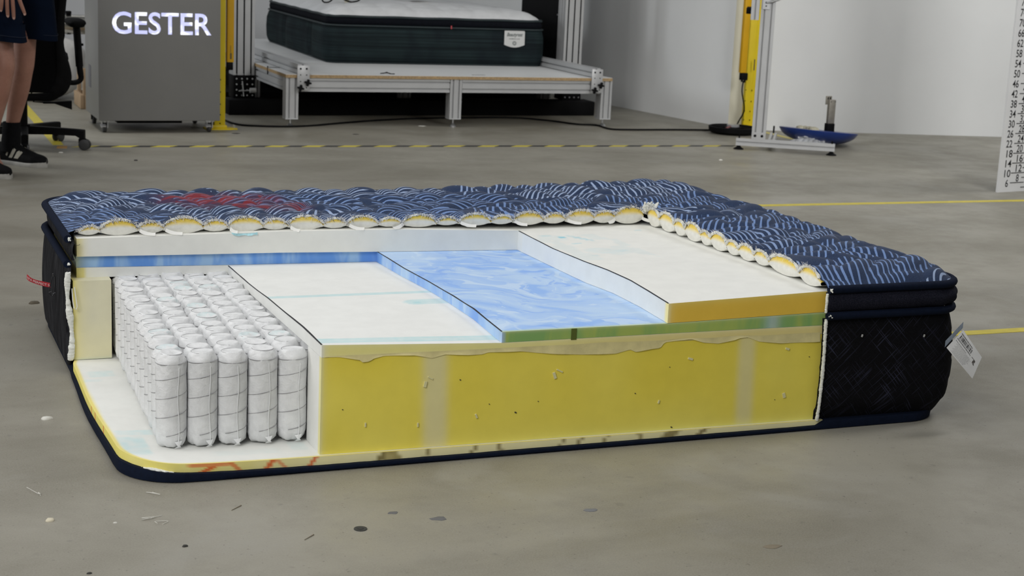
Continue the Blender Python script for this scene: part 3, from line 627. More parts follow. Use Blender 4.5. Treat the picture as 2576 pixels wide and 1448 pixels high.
# ---- pen lines along the cut foam steps
ink = M('black_marker', (.015, .015, .02), .6, var=.2, scale=80)
for xx, zf, y1 in ((.40, zB, .94), (.81, zC, .945), (1.22, zD, .93)):
    yy = np.linspace(.02, y1, 80); rows = []
    for y in yy:
        w = .0026*(.35+.8*float(vnoise(y, 0, 14, int(xx*10))))*(1.25-.5*y); zz = float(zf(np.array(xx+.002), np.array(y))); rows.append([(xx-.0006, y, zz-.0008), (xx-.0004, y, zz+.0006), (xx+w, y, zz+.0006)])
    obj('marker_line', MB().grid(rows), ink, mat_th, 0)
# ---- outer cover: paths
def arc(cx, cy, r, a0, a1, n=10): return [(cx+r*math.cos(R(a0+(a1-a0)*i/n)), cy+r*math.sin(R(a0+(a1-a0)*i/n))) for i in range(n+1)]
def outline(x0, x1, y0, y1, rf, rb, rl, xs=1.636, ys=.90):
    p = [(x, y0) for x in np.linspace(xs, x1-rf, 12)] + arc(x1-rf, y0+rf, rf, -90, 0)[1:] + [(x1, y) for y in np.linspace(y0+rf, y1-rb, 18)][1:]
    p += arc(x1-rb, y1-rb, rb, 0, 90)[1:] + [(x, y1) for x in np.linspace(x1-rb, x0+rl, 26)][1:] + arc(x0+rl, y1-rl, rl, 90, 180)[1:] + [(x0, y) for y in np.linspace(y1-rl, ys, 14)][1:]
    return p
path = outline(-.010, 2.036, -.002, 1.522, .085, .085, .11)
navy = M('navy_tape', (.0045, .0085, .022), .85, var=.15, scale=90, bump=.3, bscale=350, spec=.12)
def circ(r, o, z, n=10, e=1.0): return [(o+r*math.cos(2*math.pi*j/n), z+e*r*math.sin(2*math.pi*j/n)) for j in range(n)]
obj('top_piping', MB().loft(sweep(path, circ(.0105, .003, .3475, 10, .95))), navy, mat_th, 60)
obj('lower_piping', MB().loft(sweep(path, circ(.0105, .005, .2835, 10, .95))), navy, mat_th, 60)
def dark_border(name, kind):
    m = bpy.data.materials.new(name); m.use_nodes = True; b = NB(m); p = b.pos()
    knit = b.noise(p, 500, 2, .6)
    if kind == 'hatch':
        c = b.mix(b.ramp(knit, .3, .7), (.0042, .0042, .0052), (.008, .008, .0095)); tot = None
        for ry, sd in ((R(42), 0), (R(-48), 5)):
            q = b.scalev(b.vmath('ADD', p, (sd, sd, sd*.7)), 1, .02, 1, 0, ry)
            n = b.noise(b.scalev(q, 400, 1, 10), 1.0, 1, .4); k = b.ramp(n, .625, .665); tot = k if tot is None else b.math('MAXIMUM', tot, k)
        big = b.ramp(b.noise(p, 9, 2), .35, .6, .35, 1); c = b.mix(b.math('MULTIPLY', tot, big), c, (.030, .032, .054))
    elif kind == 'streak':
        c = b.mix(b.ramp(b.noise(b.scalev(p, 60, 170, 10), 1.0, 3, .6, .6), .42, .66), (.006, .006, .008), (.040, .041, .046))
    else:
        c = b.mix(b.ramp(b.noise(b.scalev(p, 420, 420, 420), 1, 2), .35, .7), (.008, .009, .016), (.022, .022, .034))
    b.col(c); b.bsdf.inputs['Roughness'].default_value = .85; b.bsdf.inputs['Specular IOR Level'].default_value = .08; b.bump(knit, .5, .0015); return m
def gus(i):                                  # pillow-top gusset, wrinkled near the front corner
    pr = []
    for t in np.linspace(0, 1, 11):
        z = .2925+.046*t; w = .0032*math.sin(i*1.7+3*t)*math.exp(-((i-14)/9.)**2); pr.append((.001+.0150*(1-(2*t-1)**2)*min(1, .5+i/12.)+w, z))
    return pr
def gusp(i): return gus(i)+[(o-.012, z) for o, z in gus(i)[::-1]]
nF = 46
obj('gusset_band', MB().loft(sweep(path[:nF], gusp)), dark_border('gusset_fabric', 'weave'), mat_th, 60)
obj('gusset_band', MB().loft(sweep(path[nF-1:], lambda i: [(o*.6-.006, z) for o, z in gusp(0)])), dark_border('gusset_fabric_left', 'streak'), mat_th, 60)
def bord(i):
    pr = []
    for t in np.linspace(0, 1, 29):
        z = .016+.258*t; q_ = 0
        for zc in (.215, .155, .095, .040): q_ -= .0022*math.exp(-((z-zc)/.006)**2)
        bul = .027*math.sin(math.pi*min(1, t*.90+.06))**.7*(.35+.65*min(1, i/14.))
        pr.append((-.008+bul+q_-.016*max(0, .16-t)/.16, z))
    return pr
def bordp(i): return bord(i)+[(o-.010, z) for o, z in bord(i)[::-1]]
obj('border_panel', MB().loft(sweep(path[:nF], bordp)), dark_border('border_fabric', 'hatch'), mat_th, 60, label='black quilted border with faint crosshatch lines')
def bordl(i):
    n = len(path)-nF; t0 = i/max(1, n); pr = []
    for t in np.linspace(0, 1, 15):
        z = .022+.254*t; pr.append((.004+.010*math.sin(math.pi*t)**.7*(1-.6*smoothstep(np.array(float(t0)), .6, 1.0))+.004*(t0 > .6)*(1-t), z))
    return pr+[(o-.008, z) for o, z in pr[::-1]]
obj('border_panel', MB().loft(sweep(path[nF-1:], bordl)), dark_border('border_fabric_left', 'streak'), mat_th, 60, label='black streaked border at the left end')
# bottom cover (navy), visible all round the base
bp = [(-.012, .87)]+[(-.012-.010*math.exp(-((y-.5)/.25)**2), y) for y in np.linspace(.84, .15, 14)]+arc(.118, .128, .13, 180, 270, 12)+[(x, -.004+.0*x) for x in np.linspace(.16, 1.636, 60)]+outline(-.010, 2.018, -.004, 1.512, .11, .10, .11)[1:]
def lift2(x, y): return float(.0125*np.exp(-max(x, 0)/.14)*np.exp(-max(y-.1, 0)/.35))
def botprof(x, y):
    top = float(zbb(np.array(x), np.array(y))) if x < 1.64 and y < .9 else .022
    return top
rings = []
P = np.array(bp); kk = len(P)
for i in range(kk):
    t = P[(i+1) % kk]-P[i-1]; t = t/np.linalg.norm(t); nn = np.array([t[1], -t[0]]); zt = botprof(*P[i])+.0012*vnoise(P[i][0], P[i][1], 40, 2)
    rings.append([(P[i][0]+nn[0]*o, P[i][1]+nn[1]*o, z) for o, z in ((-.03, zt*.95), (.0015, zt), (.0035, zt*.6), (.002, .002), (-.004, 0), (-.03, 0))])
m = MB(); n = 6; m.v = [tuple(map(float, p)) for r_ in rings for p in r_]; m.f = [(i*n+j, i*n+(j+1) % n, ((i+1) % kk)*n+(j+1) % n, ((i+1) % kk)*n+j) for i in range(kk) for j in range(n)]
m.f.append(tuple(i*n+5 for i in range(kk)))
obj('bottom_cover', m, navy, mat_th, 60, True, 'navy fabric underside edge')
# ragged cut ends of the cover
bat = M('batting', )
def ragged(pts, r, seed, name='batting_edge', mat=None):
    g = np.random.default_rng(seed); k = len(pts); m = MB()
    sm = np.interp(np.linspace(0, k-1, k*3), range(k), g.random(k)); P_ = [tuple(np.array(pts[int(i)])*(1-i%1)+np.array(pts[min(k-1, int(i)+1)])*(i % 1)) for i in np.linspace(0, k-1.001, k*3)]
    R_ = [float(np.interp(i, range(k), r)) if hasattr(r, '__len__') else r for i in np.linspace(0, k-1, k*3)]
    m.tube([(p[0]+.0004*g.normal(), p[1]+.0004*g.normal(), p[2]) for p in P_], [R_[i]*(.85+.3*sm[i]) for i in range(k*3)], 8); return obj(name, m, mat or bat, mat_th, 80)
ragged([(1.6345, -.004+.006*math.exp(-(z/.05))-.010*math.sin(math.pi*min(1, z/.28))*.5, z) for z in np.linspace(.024, .275, 30)], .0042, 5)
ragged([(1.6325, -.004, z) for z in np.linspace(.292, .337, 8)], .0035, 6)
ragged([(-.012+.010*math.sin((z-.03)*25)*.5, .897, z) for z in np.linspace(.036, .262, 34)], [.0070+.0016*math.sin(i*.45) for i in range(34)], 7)
ragged([(-.003, .928-.002*math.sin(i), .300+.036*i/9) for i in range(10)], .004, 8)
for q_ in ((1.638, -.013, .2835), (1.637, -.012, .3475), (-.013, .895, .286), (-.012, .893, .349)):
    m = MB()
    for k in range(7): a = rng.random(3); m.tube([q_, (q_[0]+.009*(a[0]-.35), q_[1]-.007*a[1], q_[2]+.010*(a[2]-.5))], [.0028, .0012], 6)
    obj('frayed_end', m, bat, mat_th, 80)
obj('fabric_loop', MB().tube([(-.006, .893, .222), (-.0045, .891, .19), (-.002, .890, .172), (.003, .890, .168), (.006, .891, .175), (.003, .892, .2), (.000, .893, .225)], .0013, 6), M('lining', ), mat_th)
# black hanging thread at the upper left cut
obj('loose_thread', MB().tube([oy(u, v, .925) for u, v in ((176, 608), (186, 612), (193, 617), (199, 616), (201, 614))], .0006, 5), ink, mat_th)
# plastic tag barbs on the border
for u, v in ((2169, 844), (2325, 844)):
    p = oy(u, v, -.012); obj('tag_barb', MB().box(p, (.004, .003, .007), rot=Matrix.Rotation(.3, 3, 'Y'), bev=.001), M('barb', (.45, .45, .43), .5), mat_th)
# red ribbon and safety pin
rib = M('red_ribbon', (.42, .018, .030), .55, var=.08, scale=40)
rb = [oy(u, v, .965) for u, v in ((127, 717), (112, 714.5), (98, 711), (84, 706), (72, 700.5), (67, 697))]; rb[-1] = rb[-1]+np.array((0, 0, .002)); hz = .0058
def ribp(s): k = min(int(s*5), 4); t = s*5-k; return rb[k]*(1-t)+rb[k+1]*t
obj('ribbon_tag', MB().grid([[ribp(s)+np.array((.002*math.sin(9*s), -.0012*math.cos(8*s), hz)), ribp(s)+np.array((0, -.0012*math.cos(8*s), -hz))] for s in np.linspace(0, 1, 24)]), rib, mat_th, 80, label='red ribbon tag with white lettering')
W_ = .066
def rplace(x, y, z):
    s = 1-min(1, max(0, (x/W_+.04)*.92)); p = ribp(s); return (p[0], p[1]-.0024-z, p[2]+y-.0028)
obj('ribbon_lettering', text_mb('ERTA PERFECT S', .0082, rplace, .0001, .0001, width=W_), M('ribbon_print', (.75, .55, .55), .6), mat_th, 0)
pin = M('dark_steel', (.10, .10, .11), .3, 1.0, var=.1)
pp = [oy(u, v, .952) for u, v in ((126, 735), (124, 728), (130, 700), (134, 691), (138, 695), (138, 715), (136, 738), (131, 744), (126, 741))]
m = MB().tube(pp, .0011, 6, closed=True)
for k in (0, 6): m.cyl(pp[k]-np.array((.003, 0, 0)), pp[k]+np.array((.003, 0, .002)), .0009, 6)
m.box(pp[3], (.004, .004, .008), bev=.001); obj('safety_pin', m, pin, mat_th)
# paper law tag at the front right corner
tg = {'tl': oy(2423, 829, -.040), 'l': oy(2381, 874, -.085), 'b': oy(2446, 952, -.100), 'r': oy(2470, 898, -.065)}
def tagpt(u, v, lift_=0.0):                  # u across 0..1, v down 0..1
    top = tg['l']*(1-u)+tg['tl']*u; bot = tg['b']*(1-u)+tg['r']*u
    p = top*(1-v)+bot*v; nn = -ray(2430, 890); nn = nn/np.linalg.norm(nn); p = p+nn*(.005*math.sin(v*3.1)*(1-u*.6)+lift_); return p
paper = M('tag_paper', (.70, .70, .69), .7, var=.04, scale=30)
obj('law_tag', MB().grid([[tagpt(u, v) for u in np.linspace(0, 1, 7)] for v in np.linspace(0, 1, 9)]), paper, mat_th, 80, label='crumpled white paper tag with black print and a barcode')
prn = M('tag_print', (.03, .03, .03), .7)
m = MB(); g = np.random.default_rng(5)
def strip(u0, u1, v0, v1): m.add([tagpt(u0, v0, .0006), tagpt(u1, v0, .0006), tagpt(u1, v1, .0006), tagpt(u0, v1, .0006)], [(0, 1, 2, 3)])
v = .08
while v < .62: w = g.choice((.010, .018, .026)); strip(.66, .82, v, v+w); v += w+g.choice((.010, .014, .022))
v = .06
while v < .60: w = g.choice((.012, .024)); strip(.85, .89, v, v+w); v += w+.012
for k, (u0, n_) in enumerate(((.50, .5), (.585, .62), (.61, .6))): 
    v = .05
    while v < n_: w = .015+.03*g.random(); strip(u0, u0+.014, v, v+w); v += w+.010
obj('barcode_print', m, prn, mat_th, 0, False)
m = MB()
for k in range(11):
    u = .06+.04*k; v = .12+.03*(k % 3)
    while v < .55+.1*g.random()+.012*k: w = .02+.035*g.random(); strip(u, u+.008, v, v+w); v += w+.012
obj('small_print', m, M('tag_print_grey', (.18, .18, .18), .7), mat_th, 0, False)
m = MB()
for k in range(9): a = g.random(2); strip(.42+.12*a[0], .45+.16*a[0], .76+.08*a[1], .79+.09*a[1])
strip(.60, .62, .70, .86); obj('printed_picture', m, M('tag_print_dark', (.10, .09, .08), .7), mat_th, 0, False)
bl = MB().grid([[tg['l']*(1-t)+tg['tl']*t+np.array((-.002, .004, s*.016)) for s in (0, 1)] for t in np.linspace(0, 1.08, 6)]); obj('tag_back_sheet', bl, M('tag_blue_sheet', (.42, .50, .62), .7, var=.15, scale=60), mat_th, 80)

# ------------------------------------------------------------------ aluminium profile helper
alu = M('anodised_aluminium', (.46, .465, .47), .40, .30, var=.04, scale=8, bump=.05, bscale=150)
alu_d = M('aluminium_side', (.55, .56, .57), .42, .35, var=.05, scale=8)
blk = M('black_plastic', (.0055, .0055, .006), .5, var=.15, scale=30, spec=.07)
blkm = M('black_powder_coat', (.005, .005, .0055), .6, var=.2, scale=6, spec=.07)
zinc = M('zinc_steel', (.55, .56, .57), .3, .9, var=.15, scale=60)
def prof2d(w, h, nw, nh, s=.008, d=.009):   # outline with open slots on all four sides
    def side(L, n):                          # along 0..L, returns (t, depth)
        r = [];
        for k in range(n): c = L*(k+.5)/n; r += [(c-s/2, 0), (c-s/2, d), (c+s/2, d), (c+s/2, 0)]
        return r
    p = [(-w/2, -h/2)]+[(-w/2+t, -h/2+e) for t, e in side(w, nw)]+[(w/2, -h/2)]+[(w/2-e, -h/2+t) for t, e in side(h, nh)]
    p += [(w/2, h/2)]+[(w/2-t, h/2-e) for t, e in side(w, nw)]+[(-w/2, h/2)]+[(-w/2+e, h/2-t) for t, e in side(h, nh)]
    return p
def bar(a, b_, w, h, nw=1, nh=1, up=(0, 0, 1), s=.010, d=.013):
    """extruded slotted profile from a to b; w across (t x up), h along up"""
    a = Vector(a); b_ = Vector(b_); t = (b_-a).normalized(); up = Vector(up); x = t.cross(up).normalized(); y = x.cross(t).normalized()
    L = (b_-a).length; return MB().prism(prof2d(w, h, nw, nh, s, d), lambda p, q_, c: a+x*p+y*q_+t*c, L)
def star(c, r, t=.018, n=4, ax='y'):
    poly = []
    for i in range(40): a = 2*math.pi*i/40; rr = r*(.72+.28*math.cos(n*a+.8)); poly.append((rr*math.cos(a), rr*math.sin(a)))
    m = MB().prism(poly, lambda a, b_, q_: Vector(c)+Vector((a, q_, b_)), t); m.cyl(Vector(c)+Vector((0, t, 0)), Vector(c)+Vector((0, t+.012, 0)), r*.4, 10); return m

# ------------------------------------------------------------------ test bed platform
pf = thing('test_platform', (2.9, 7.4, 0), 'low slotted aluminium platform with a white board top under the second mattress', 'platform')
zt = .3125; x0, x1, y0, y1 = 1.842, 3.956, 6.045, 9.15
chip = M('chipboard_edge', (.36, .25, .13), .85, var=.3, scale=120); wtop = M('white_laminate', (.70, .71, .71), .45, var=.02, scale=5)
obj('board', MB().box(((x0+x1)/2, (y0+y1)/2, zt-.0095), (x1-x0, y1-y0, .018)), chip, pf)
obj('board_laminate', MB().box(((x0+x1)/2, (y0+y1)/2, zt), (x1-x0-.002, y1-y0-.002, .002)), wtop, pf, label='white laminate surface')
for xx in (1.882, 2.9055, 3.922):
    for yy in (6.09, 7.06, 8.9):
        if xx == 2.9055 and yy == 8.9: continue
        g_ = obj('leg', bar((xx, yy, .052), (xx, yy, zt-.019), .075, .075, 2, 2, up=(0, 1, 0)), alu, pf, 25)
        m = MB().cyl((xx, yy, .008), (xx, yy, .056), .006, 10).lathe([(.006, .022), (.010, .020), (.022, .008), (.022, 0), (.003, 0)], (xx, yy, .0), 16); obj('levelling_foot', m, zinc, g_)
        obj('end_cap', MB().box((xx, yy, .053), (.076, .076, .006)), alu_d, g_)
def rail(a, b_, h=.08): return obj('rail', bar(a, b_, .04, h, 1, 2), alu, pf, 25)
zr = zt-.019-.0405
rail((1.925, 6.075, zr), (2.865, 6.075, zr)); rail((2.946, 6.075, zr), (3.88, 6.075, zr))
rail((1.868, 6.135, zr), (1.868, 8.85, zr)); rail((3.936, 6.135, zr), (3.936, 8.85, zr)); rail((1.925, 8.9, zr), (3.88, 8.9, zr)); rail((2.905, 6.15, zr), (2.905, 7.3, zr))
for xx, sg in ((1.943, 1), (3.842, -1)):
    obj('side_guide_rail', bar((xx, 6.05, zt+.033), (xx, 9.1, zt+.033), .058, .055, 1, 1), alu, pf, 25)
    pl = obj('clamp_plate', MB().box((xx, 6.034, .2945), (.074, .010, .146), bev=.001), alu, pf, 30)
    for dx, dz, r_ in ((-.018, .054, .006), (.018, .054, .006), (-.018, .018, .0035), (.018, .018, .0035), (-.018, -.02, .0035), (.018, -.056, .0035)):
        obj('bolt', MB().cyl((xx+dx, 6.0300, .2945+dz), (xx+dx, 6.0275, .2945+dz), r_, 12), blk, pl)
    for dx, dz in ((.023, -.026), (-.020, -.058)): obj('star_knob', star((xx+dx, 6.006, .2945+dz), .021), blk, pl, 40)
obj('cable_tie', MB().box((1.842, 6.5, .298), (.006, .007, .05)).box((1.88, 6.5, zt+.002), (.075, .007, .003)), blk, pf)
obj('hand_slot', MB().box((3.086, 6.155, zt+.0012), (.088, .012, .0012)), blk, pf)
obj('cable_tie', MB().tube([(2.47, 6.16, zt+.003), (2.49, 6.15, zt+.012), (2.51, 6.14, zt+.003), (2.535, 6.13, zt+.004)], .003, 6).tube([(2.45, 6.15, zt+.004), (2.49, 6.155, zt+.008), (2.52, 6.17, zt+.003)], .003, 6), blk, pf)

# ------------------------------------------------------------------ mattress under test
bm_ = thing('hybrid_mattress', (3.08, 7.87, zt), 'thick mattress with dark green sides and white quilted top on the aluminium platform', 'mattress')
RA = R(-2.4); ctr = np.array((3.835, 6.828)); ex = np.array((math.cos(RA), math.sin(RA))); ey = np.array((-math.sin(RA), math.cos(RA)))
def loc2(p): return ctr+ex*(p[0]-1.52)+ey*p[1]
def wpath(ins, r=.10, n=9, wob=0):
    p = []
    for cx, cy, a0 in ((1.52-r, r, -90), (1.52-r, 2.03-r, 0), (r, 2.03-r, 90), (r, r, 180)):
        for i in range(n+1): a = R(a0+90*i/n); p.append((cx+(r-ins)*math.cos(a), cy+(r-ins)*math.sin(a)))
    q_ = []
    for i in range(len(p)):
        a, b_ = np.array(p[i]), np.array(p[(i+1) % len(p)]); d = np.linalg.norm(b_-a); k = max(1, int(d/.05)); q_ += [tuple(a+(b_-a)*t/k) for t in range(k)]
    return q_
def ringz(ins, z, wob=0.0):
    out = []
    for (a, b_) in wpath(ins):
        w = 0
        if wob and a < .03:                   # handles pull the left flank into billows
            w = -.022*math.exp(-((b_-.52)/.06)**2)-.024*math.exp(-((b_-1.35)/.06)**2)+.010*math.sin(b_*7)
        q_ = loc2((a-w*wob if a < .03 else a, b_)); out.append((q_[0], q_[1], z+zt))
    return out
def green():
    m = bpy.data.materials.new('dark_green_knit'); m.use_nodes = True; b = NB(m); p = b.objc()
    n = b.noise(b.scalev(p, .8, .8, 75), 1.0, 3, .6); big = b.noise(b.scalev(p, 1, 1, .6), 5, 2)
    c = b.mix(b.ramp(n, .35, .65), (.0085, .0135, .0150), (.017, .029, .031)); c = b.mix(b.ramp(big, .4, .65, 0, .5), c, (.006, .008, .012))
    b.col(c); b.bsdf.inputs['Roughness'].default_value = .75; b.bsdf.inputs['Specular IOR Level'].default_value = .08; b.bump(n, .35, .003); return m
gk = green(); dkb = M('black_knit', (.0045, .0055, .0085), .85, spec=.08, var=.15, scale=50); gpip = M('green_piping', (.011, .021, .024), .6, var=.1)
obj('side_border', MB().loft([ringz(.03, .002), ringz(.012, .012, .3), ringz(.002, .05, .8), ringz(0, .12, 1), ringz(.002, .19, .8), ringz(.012, .232, .3), ringz(.03, .243)]), gk, bm_, 60)
obj('upper_band', MB().loft([ringz(.03, .245), ringz(.018, .252), ringz(.014, .275), ringz(.020, .298), ringz(.035, .303)]), dkb, bm_, 60)
def pring(ins, z, r, wv=0):
    pts = ringz(ins, z); return [(a, b_, c+wv*math.sin(i*.9)) for i, (a, b_, c) in enumerate(pts)]
obj('piping', MB().tube(pring(.010, .2445, .007), .0065, 8, closed=True), gpip, bm_, 60)
obj('piping', MB().tube(pring(.020, .302, .007, .0012), .008, 8, closed=True), gpip, bm_, 60)
obj('piping', MB().tube(pring(.022, .007, .006), .006, 8, closed=True), gpip, bm_, 60)
xs = np.linspace(0, 1.52, 130); ys = np.linspace(0, 2.03, 150); X, Y = np.meshgrid(xs, ys, indexing='ij'); d = np.minimum(np.minimum(X, 1.52-X), np.minimum(Y, 2.03-Y))
for cx, cy, a_, b_ in ((.1, .1, -1, -1), (1.42, .1, 1, -1), (.1, 1.93, -1, 1), (1.42, 1.93, 1, 1)):
    m_ = ((X-cx)*a_ > 0) & ((Y-cy)*b_ > 0); h_ = np.hypot(X-cx, Y-cy); mx = np.maximum(np.abs(X-cx), np.abs(Y-cy)); k_ = np.where(m_, mx/(h_+1e-9), 1); X = np.where(m_, cx+(X-cx)*k_, X); Y = np.where(m_, cy+(Y-cy)*k_, Y); d = np.where(m_, .1-np.hypot(X-cx, Y-cy), d)
xs2 = .025+X*(1.47/1.52); ys2 = .025+Y*(1.98/2.03)
u_, v_ = xs2+.03*np.sin(ys2*8), ys2+.03*np.sin(xs2*9); h_ = np.abs(np.sin(u_*math.pi/.21))**.45*np.abs(np.sin(v_*math.pi/.19))**.45
Zt = zt+.303+.075*(1-np.exp(-np.clip(d, 0, 1)/.075))*(.84+.16*h_)
PP = [[(*loc2((xs2[i, j], ys2[i, j])), Zt[i, j]) for j in range(150)] for i in range(130)]
obj('quilted_top', MB().grid(PP), M('white_quilt', (.62, .63, .64), .85, var=.07, scale=14, bump=.4, bscale=260, bdist=.002), bm_, 180, label='white quilted top')
for b_ in (.52, 1.35):
    rows = [[(*loc2((-.004+s, b_+.012*k-.006)), zt+z) for k in (0, 1)] for s, z in ((.010, .235), (.002, .2), (-.003, .14), (.0, .08), (.010, .03))]
    obj('handle_strap', MB().grid(rows), dkb, bm_, 60)
# white badge with script
def bpl(x, z, off=0.0): q_ = loc2((x, -.0025-off)); return (q_[0], q_[1], zt+z)
bx0, bx1 = 1.2085, 1.352
poly = [(bx0, .238), (bx1-.006, .238), (bx1, .233), (bx1, .145)]+[(bx0+(bx1-bx0)*(1-t), .145-.017*math.sin(math.pi*t)) for t in np.linspace(.08, .92, 12)]+[(bx0, .145)]
bg = obj('badge', MB().prism(poly, lambda a, b2, c: bpl(a, b2, c), .003), M('badge_white', (.56, .565, .555), .6, var=.02), bm_, 40, label='white cloth badge with script lettering')
dk = M('badge_print', (.035, .055, .055), .6)
obj('badge_lettering', text_mb('Beautyrest', .034, lambda x, y, z: bpl(bx0+.015+x, .2015+y, .0035+z), .0002, .0004, .35, width=.112), dk, bg, 0)
obj('badge_lettering', text_mb('HARMONY LUX', .0085, lambda x, y, z: bpl(bx0+.031+x, .1815+y, .0035+z), .0002, .0001, width=.078), dk, bg, 0)
m = MB(); cx, cz = (bx0+bx1)/2, .156
for a in range(0, 360, 45):
    ca, sa = math.cos(R(a+15)), math.sin(R(a+15)); m.prism([(cx+ca*.004-sa*.001, cz+sa*.004+ca*.001), (cx+ca*.010-sa*.0034, cz+sa*.010+ca*.0034), (cx+ca*.0175-sa*.001, cz+sa*.0175), (cx+ca*.011+sa*.0028, cz+sa*.011-ca*.0028)], lambda p, q_, c: bpl(p, q_, .0036+c), .0003)
obj('badge_emblem', m, dk, bg, 0)
obj('red_tab', MB().box((*loc2((.835, -.008)), zt+.250), (.008, .004, .022), bev=.001), M('red_tab', (.45, .05, .06), .6), bm_)

# ------------------------------------------------------------------ gantry of the test machine
ga = thing('test_gantry', (2.9, 6.9, 0), 'tall machine frame with two slotted aluminium columns on a long black base', 'machine')
obj('base_beam', MB().box((2.90, 6.79, .0475), (2.50, .18, .095), bev=.004), blkm, ga)
obj('dark_fill_deck', MB().box((2.90, 8.05, .0425), (2.30, 1.50, .085), bev=.004), blkm, ga); obj('dark_fill_panel', MB().box((2.90, 8.86, .17), (2.30, .02, .17)), blkm, ga)  # black box and sheet added to keep the space under the platform dark
for xx, zc in ((1.772, .236), (4.028, .236)):
    w = .134
    cl_ = obj('column', bar((xx, 6.90, zc), (xx, 6.90, 2.3), w, .12, 3, 3, up=(0, 1, 0), s=.010, d=.012), alu, ga, 25)
    for k in range(3): obj('slot_strip', MB().box((xx-w/2+w*(k+.5)/3, 6.8455, 1.27), (.0092, .008, 2.05)), blk, cl_)
    br = obj('foot_bracket', MB().box((xx, 6.89, .165), (w+.004, .14, .142), bev=.002), blkm, ga)
    for i in range(4):
        for j in range(4):
            obj('bolt', MB().cyl((xx-.050+.0335*i, 6.8195, .112+.0345*j), (xx-.050+.0335*i, 6.8165, .112+.0345*j), .0048, 10), zinc, br)
obj('cross_beam', MB().box((2.90, 6.9, 2.36), (2.4, .12, .12), bev=.003), alu, ga)
obj('side_panel', MB().box((4.005, 7.36, 1.22), (.012, .70, 2.2)), blkm, ga, label='black side panel behind the right column')
obj('panel_stud', MB().cyl((3.984, 7.03, .655), (3.998, 7.03, .655), .006, 8), zinc, ga)
m = MB().cyl((1.73, 6.79, .142), (1.80, 6.79, .145), .0035, 8).cyl((1.80, 6.79, .145), (1.838, 6.79, .146), .016, 16); obj('counterweight', m, M('white_nylon', (.50, .50, .49), .5), ga)
obj('lever', MB().box((1.757, 6.795, .155), (.006, .01, .095), rot=Matrix.Rotation(-.1, 3, 'Y')), zinc, ga)
ztop = .685
obj('indenter_rod', MB().cyl((2.61, 7.45, zt+.363), (2.61, 7.45, 2.3), .0165, 14), M('beige_rod', (.46, .43, .33), .5), ga)
cw = [(2.585, 7.42, 1.2), (2.50, 7.38, .82), (2.415, 7.36, .72), (2.43, 7.35, .68), (2.49, 7.35, .72), (2.555, 7.4, .95)]
def spl(P, n=6):
    P = [np.array(p, float) for p in P]; P = [2*P[0]-P[1]]+P+[2*P[-1]-P[-2]]; out = []
    for i in range(1, len(P)-2):
        for k in range(n):
            t = k/n; a, b_, c, d_ = P[i-1:i+3]; out.append(.5*((2*b_)+(-a+c)*t+(2*a-5*b_+4*c-d_)*t*t+(-a+3*b_-3*c+d_)*t**3))
    return out+[P[-2]]
obj('cable', MB().tube(spl(cw), .0055, 8), blk, ga)
obj('cable', MB().tube(spl([(2.52, 7.35, .85), (2.53, 7.33, .73), (2.575, 7.3, .694), (2.62, 7.3, .692), (2.67, 7.32, .72), (2.72, 7.38, .85)]), .0055, 8), blk, ga)
obj('loading_disc', MB().lathe([(.001, 0), (.05, .001), (.085, .010), (.095, .03), (.085, .05), (.02, .055)], (3.21, 7.75, .706), 28), M('wood_disc', (.20, .14, .05), .6), ga, label='rounded wooden loading disc')
obj('disc_rod', MB().cyl((3.21, 7.75, .75), (3.21, 7.75, 2.3), .02, 12), zinc, ga)
obj('disc_arm', MB().box((2.61, 7.2, 2.32), (.05, .62, .05)).box((3.21, 7.34, 2.32), (.05, .90, .05)), alu, ga)

# ------------------------------------------------------------------ control cabinet
cb = thing('control_cabinet', (1.07, 6.07, 0), 'grey metal control cabinet on casters with glowing white letters', 'cabinet')
cg = M('grey_powder_coat', (.205, .203, .197), .5, .15, var=.05, scale=3, bump=.15, bscale=900, bdist=.0004)
bd = obj('body', MB().box((1.070, 6.065, .785), (.668, .53, 1.43), bev=.004), cg, cb)
obj('side_label', MB().box((.7352, 6.14, .285), (.002, .085, .125)), M('label_grey', (.10, .10, .115), .5), cb)
obj('under_tray', MB().box((1.03, 6.08, .058), (.36, .36, .025), bev=.003), blk, cb)
lm_ = bpy.data.materials.new('backlit_letters'); lm_.use_nodes = True; b = NB(lm_); p = b.pos()
hot = b.ramp(b.noise(b.scalev(p, 15, 1, 22), 1.0, 2, .5), .40, .62); b.set(b.bsdf, 'Emission Color', b.mix(hot, (.36, .40, .95), (.95, .97, 1.0))); b.set(b.bsdf, 'Emission Strength', b.ramp(hot, 0, 1, .75, 1.15))
obj('lettering', text_mb('GESTER', .165, lambda x, y, z: (.806+x, 5.7985-z*.5, .548+y*1.0), .002, .0022, width=.540), lm_, cb, 0, label='backlit bluish white letters')
for xx, yy, sc_ in ((.775, 5.86, 1), (1.355, 5.86, 1), (.775, 6.27, 0), (1.355, 6.27, 0)):
    cs = obj('caster', MB().box((xx, yy, .064), (.05, .05, .006)).box((xx-.015, yy, .045), (.004, .03, .04)).box((xx+.015, yy, .045), (.004, .03, .04)).cyl((xx, yy, .055), (xx, yy, .068), .014, 12), zinc if sc_ else blk, cb)
    obj('wheel', MB().lathe([(.010, -.011), (.024, -.011), (.028, -.008), (.028, .008), (.024, .011), (.010, .011)], (xx, yy+.008, .028), 24, Matrix.Rotation(R(90), 3, 'Y')), M('caster_rubber', (.05, .05, .05), .6), cs)
    if sc_: obj('brake_pedal', MB().box((xx-.012, yy-.030, .041), (.030, .030, .004), bev=.0015, rot=Matrix.Rotation(.4, 3, 'X')), M('brake_metal', (.65, .65, .66), .35, .6), cs)

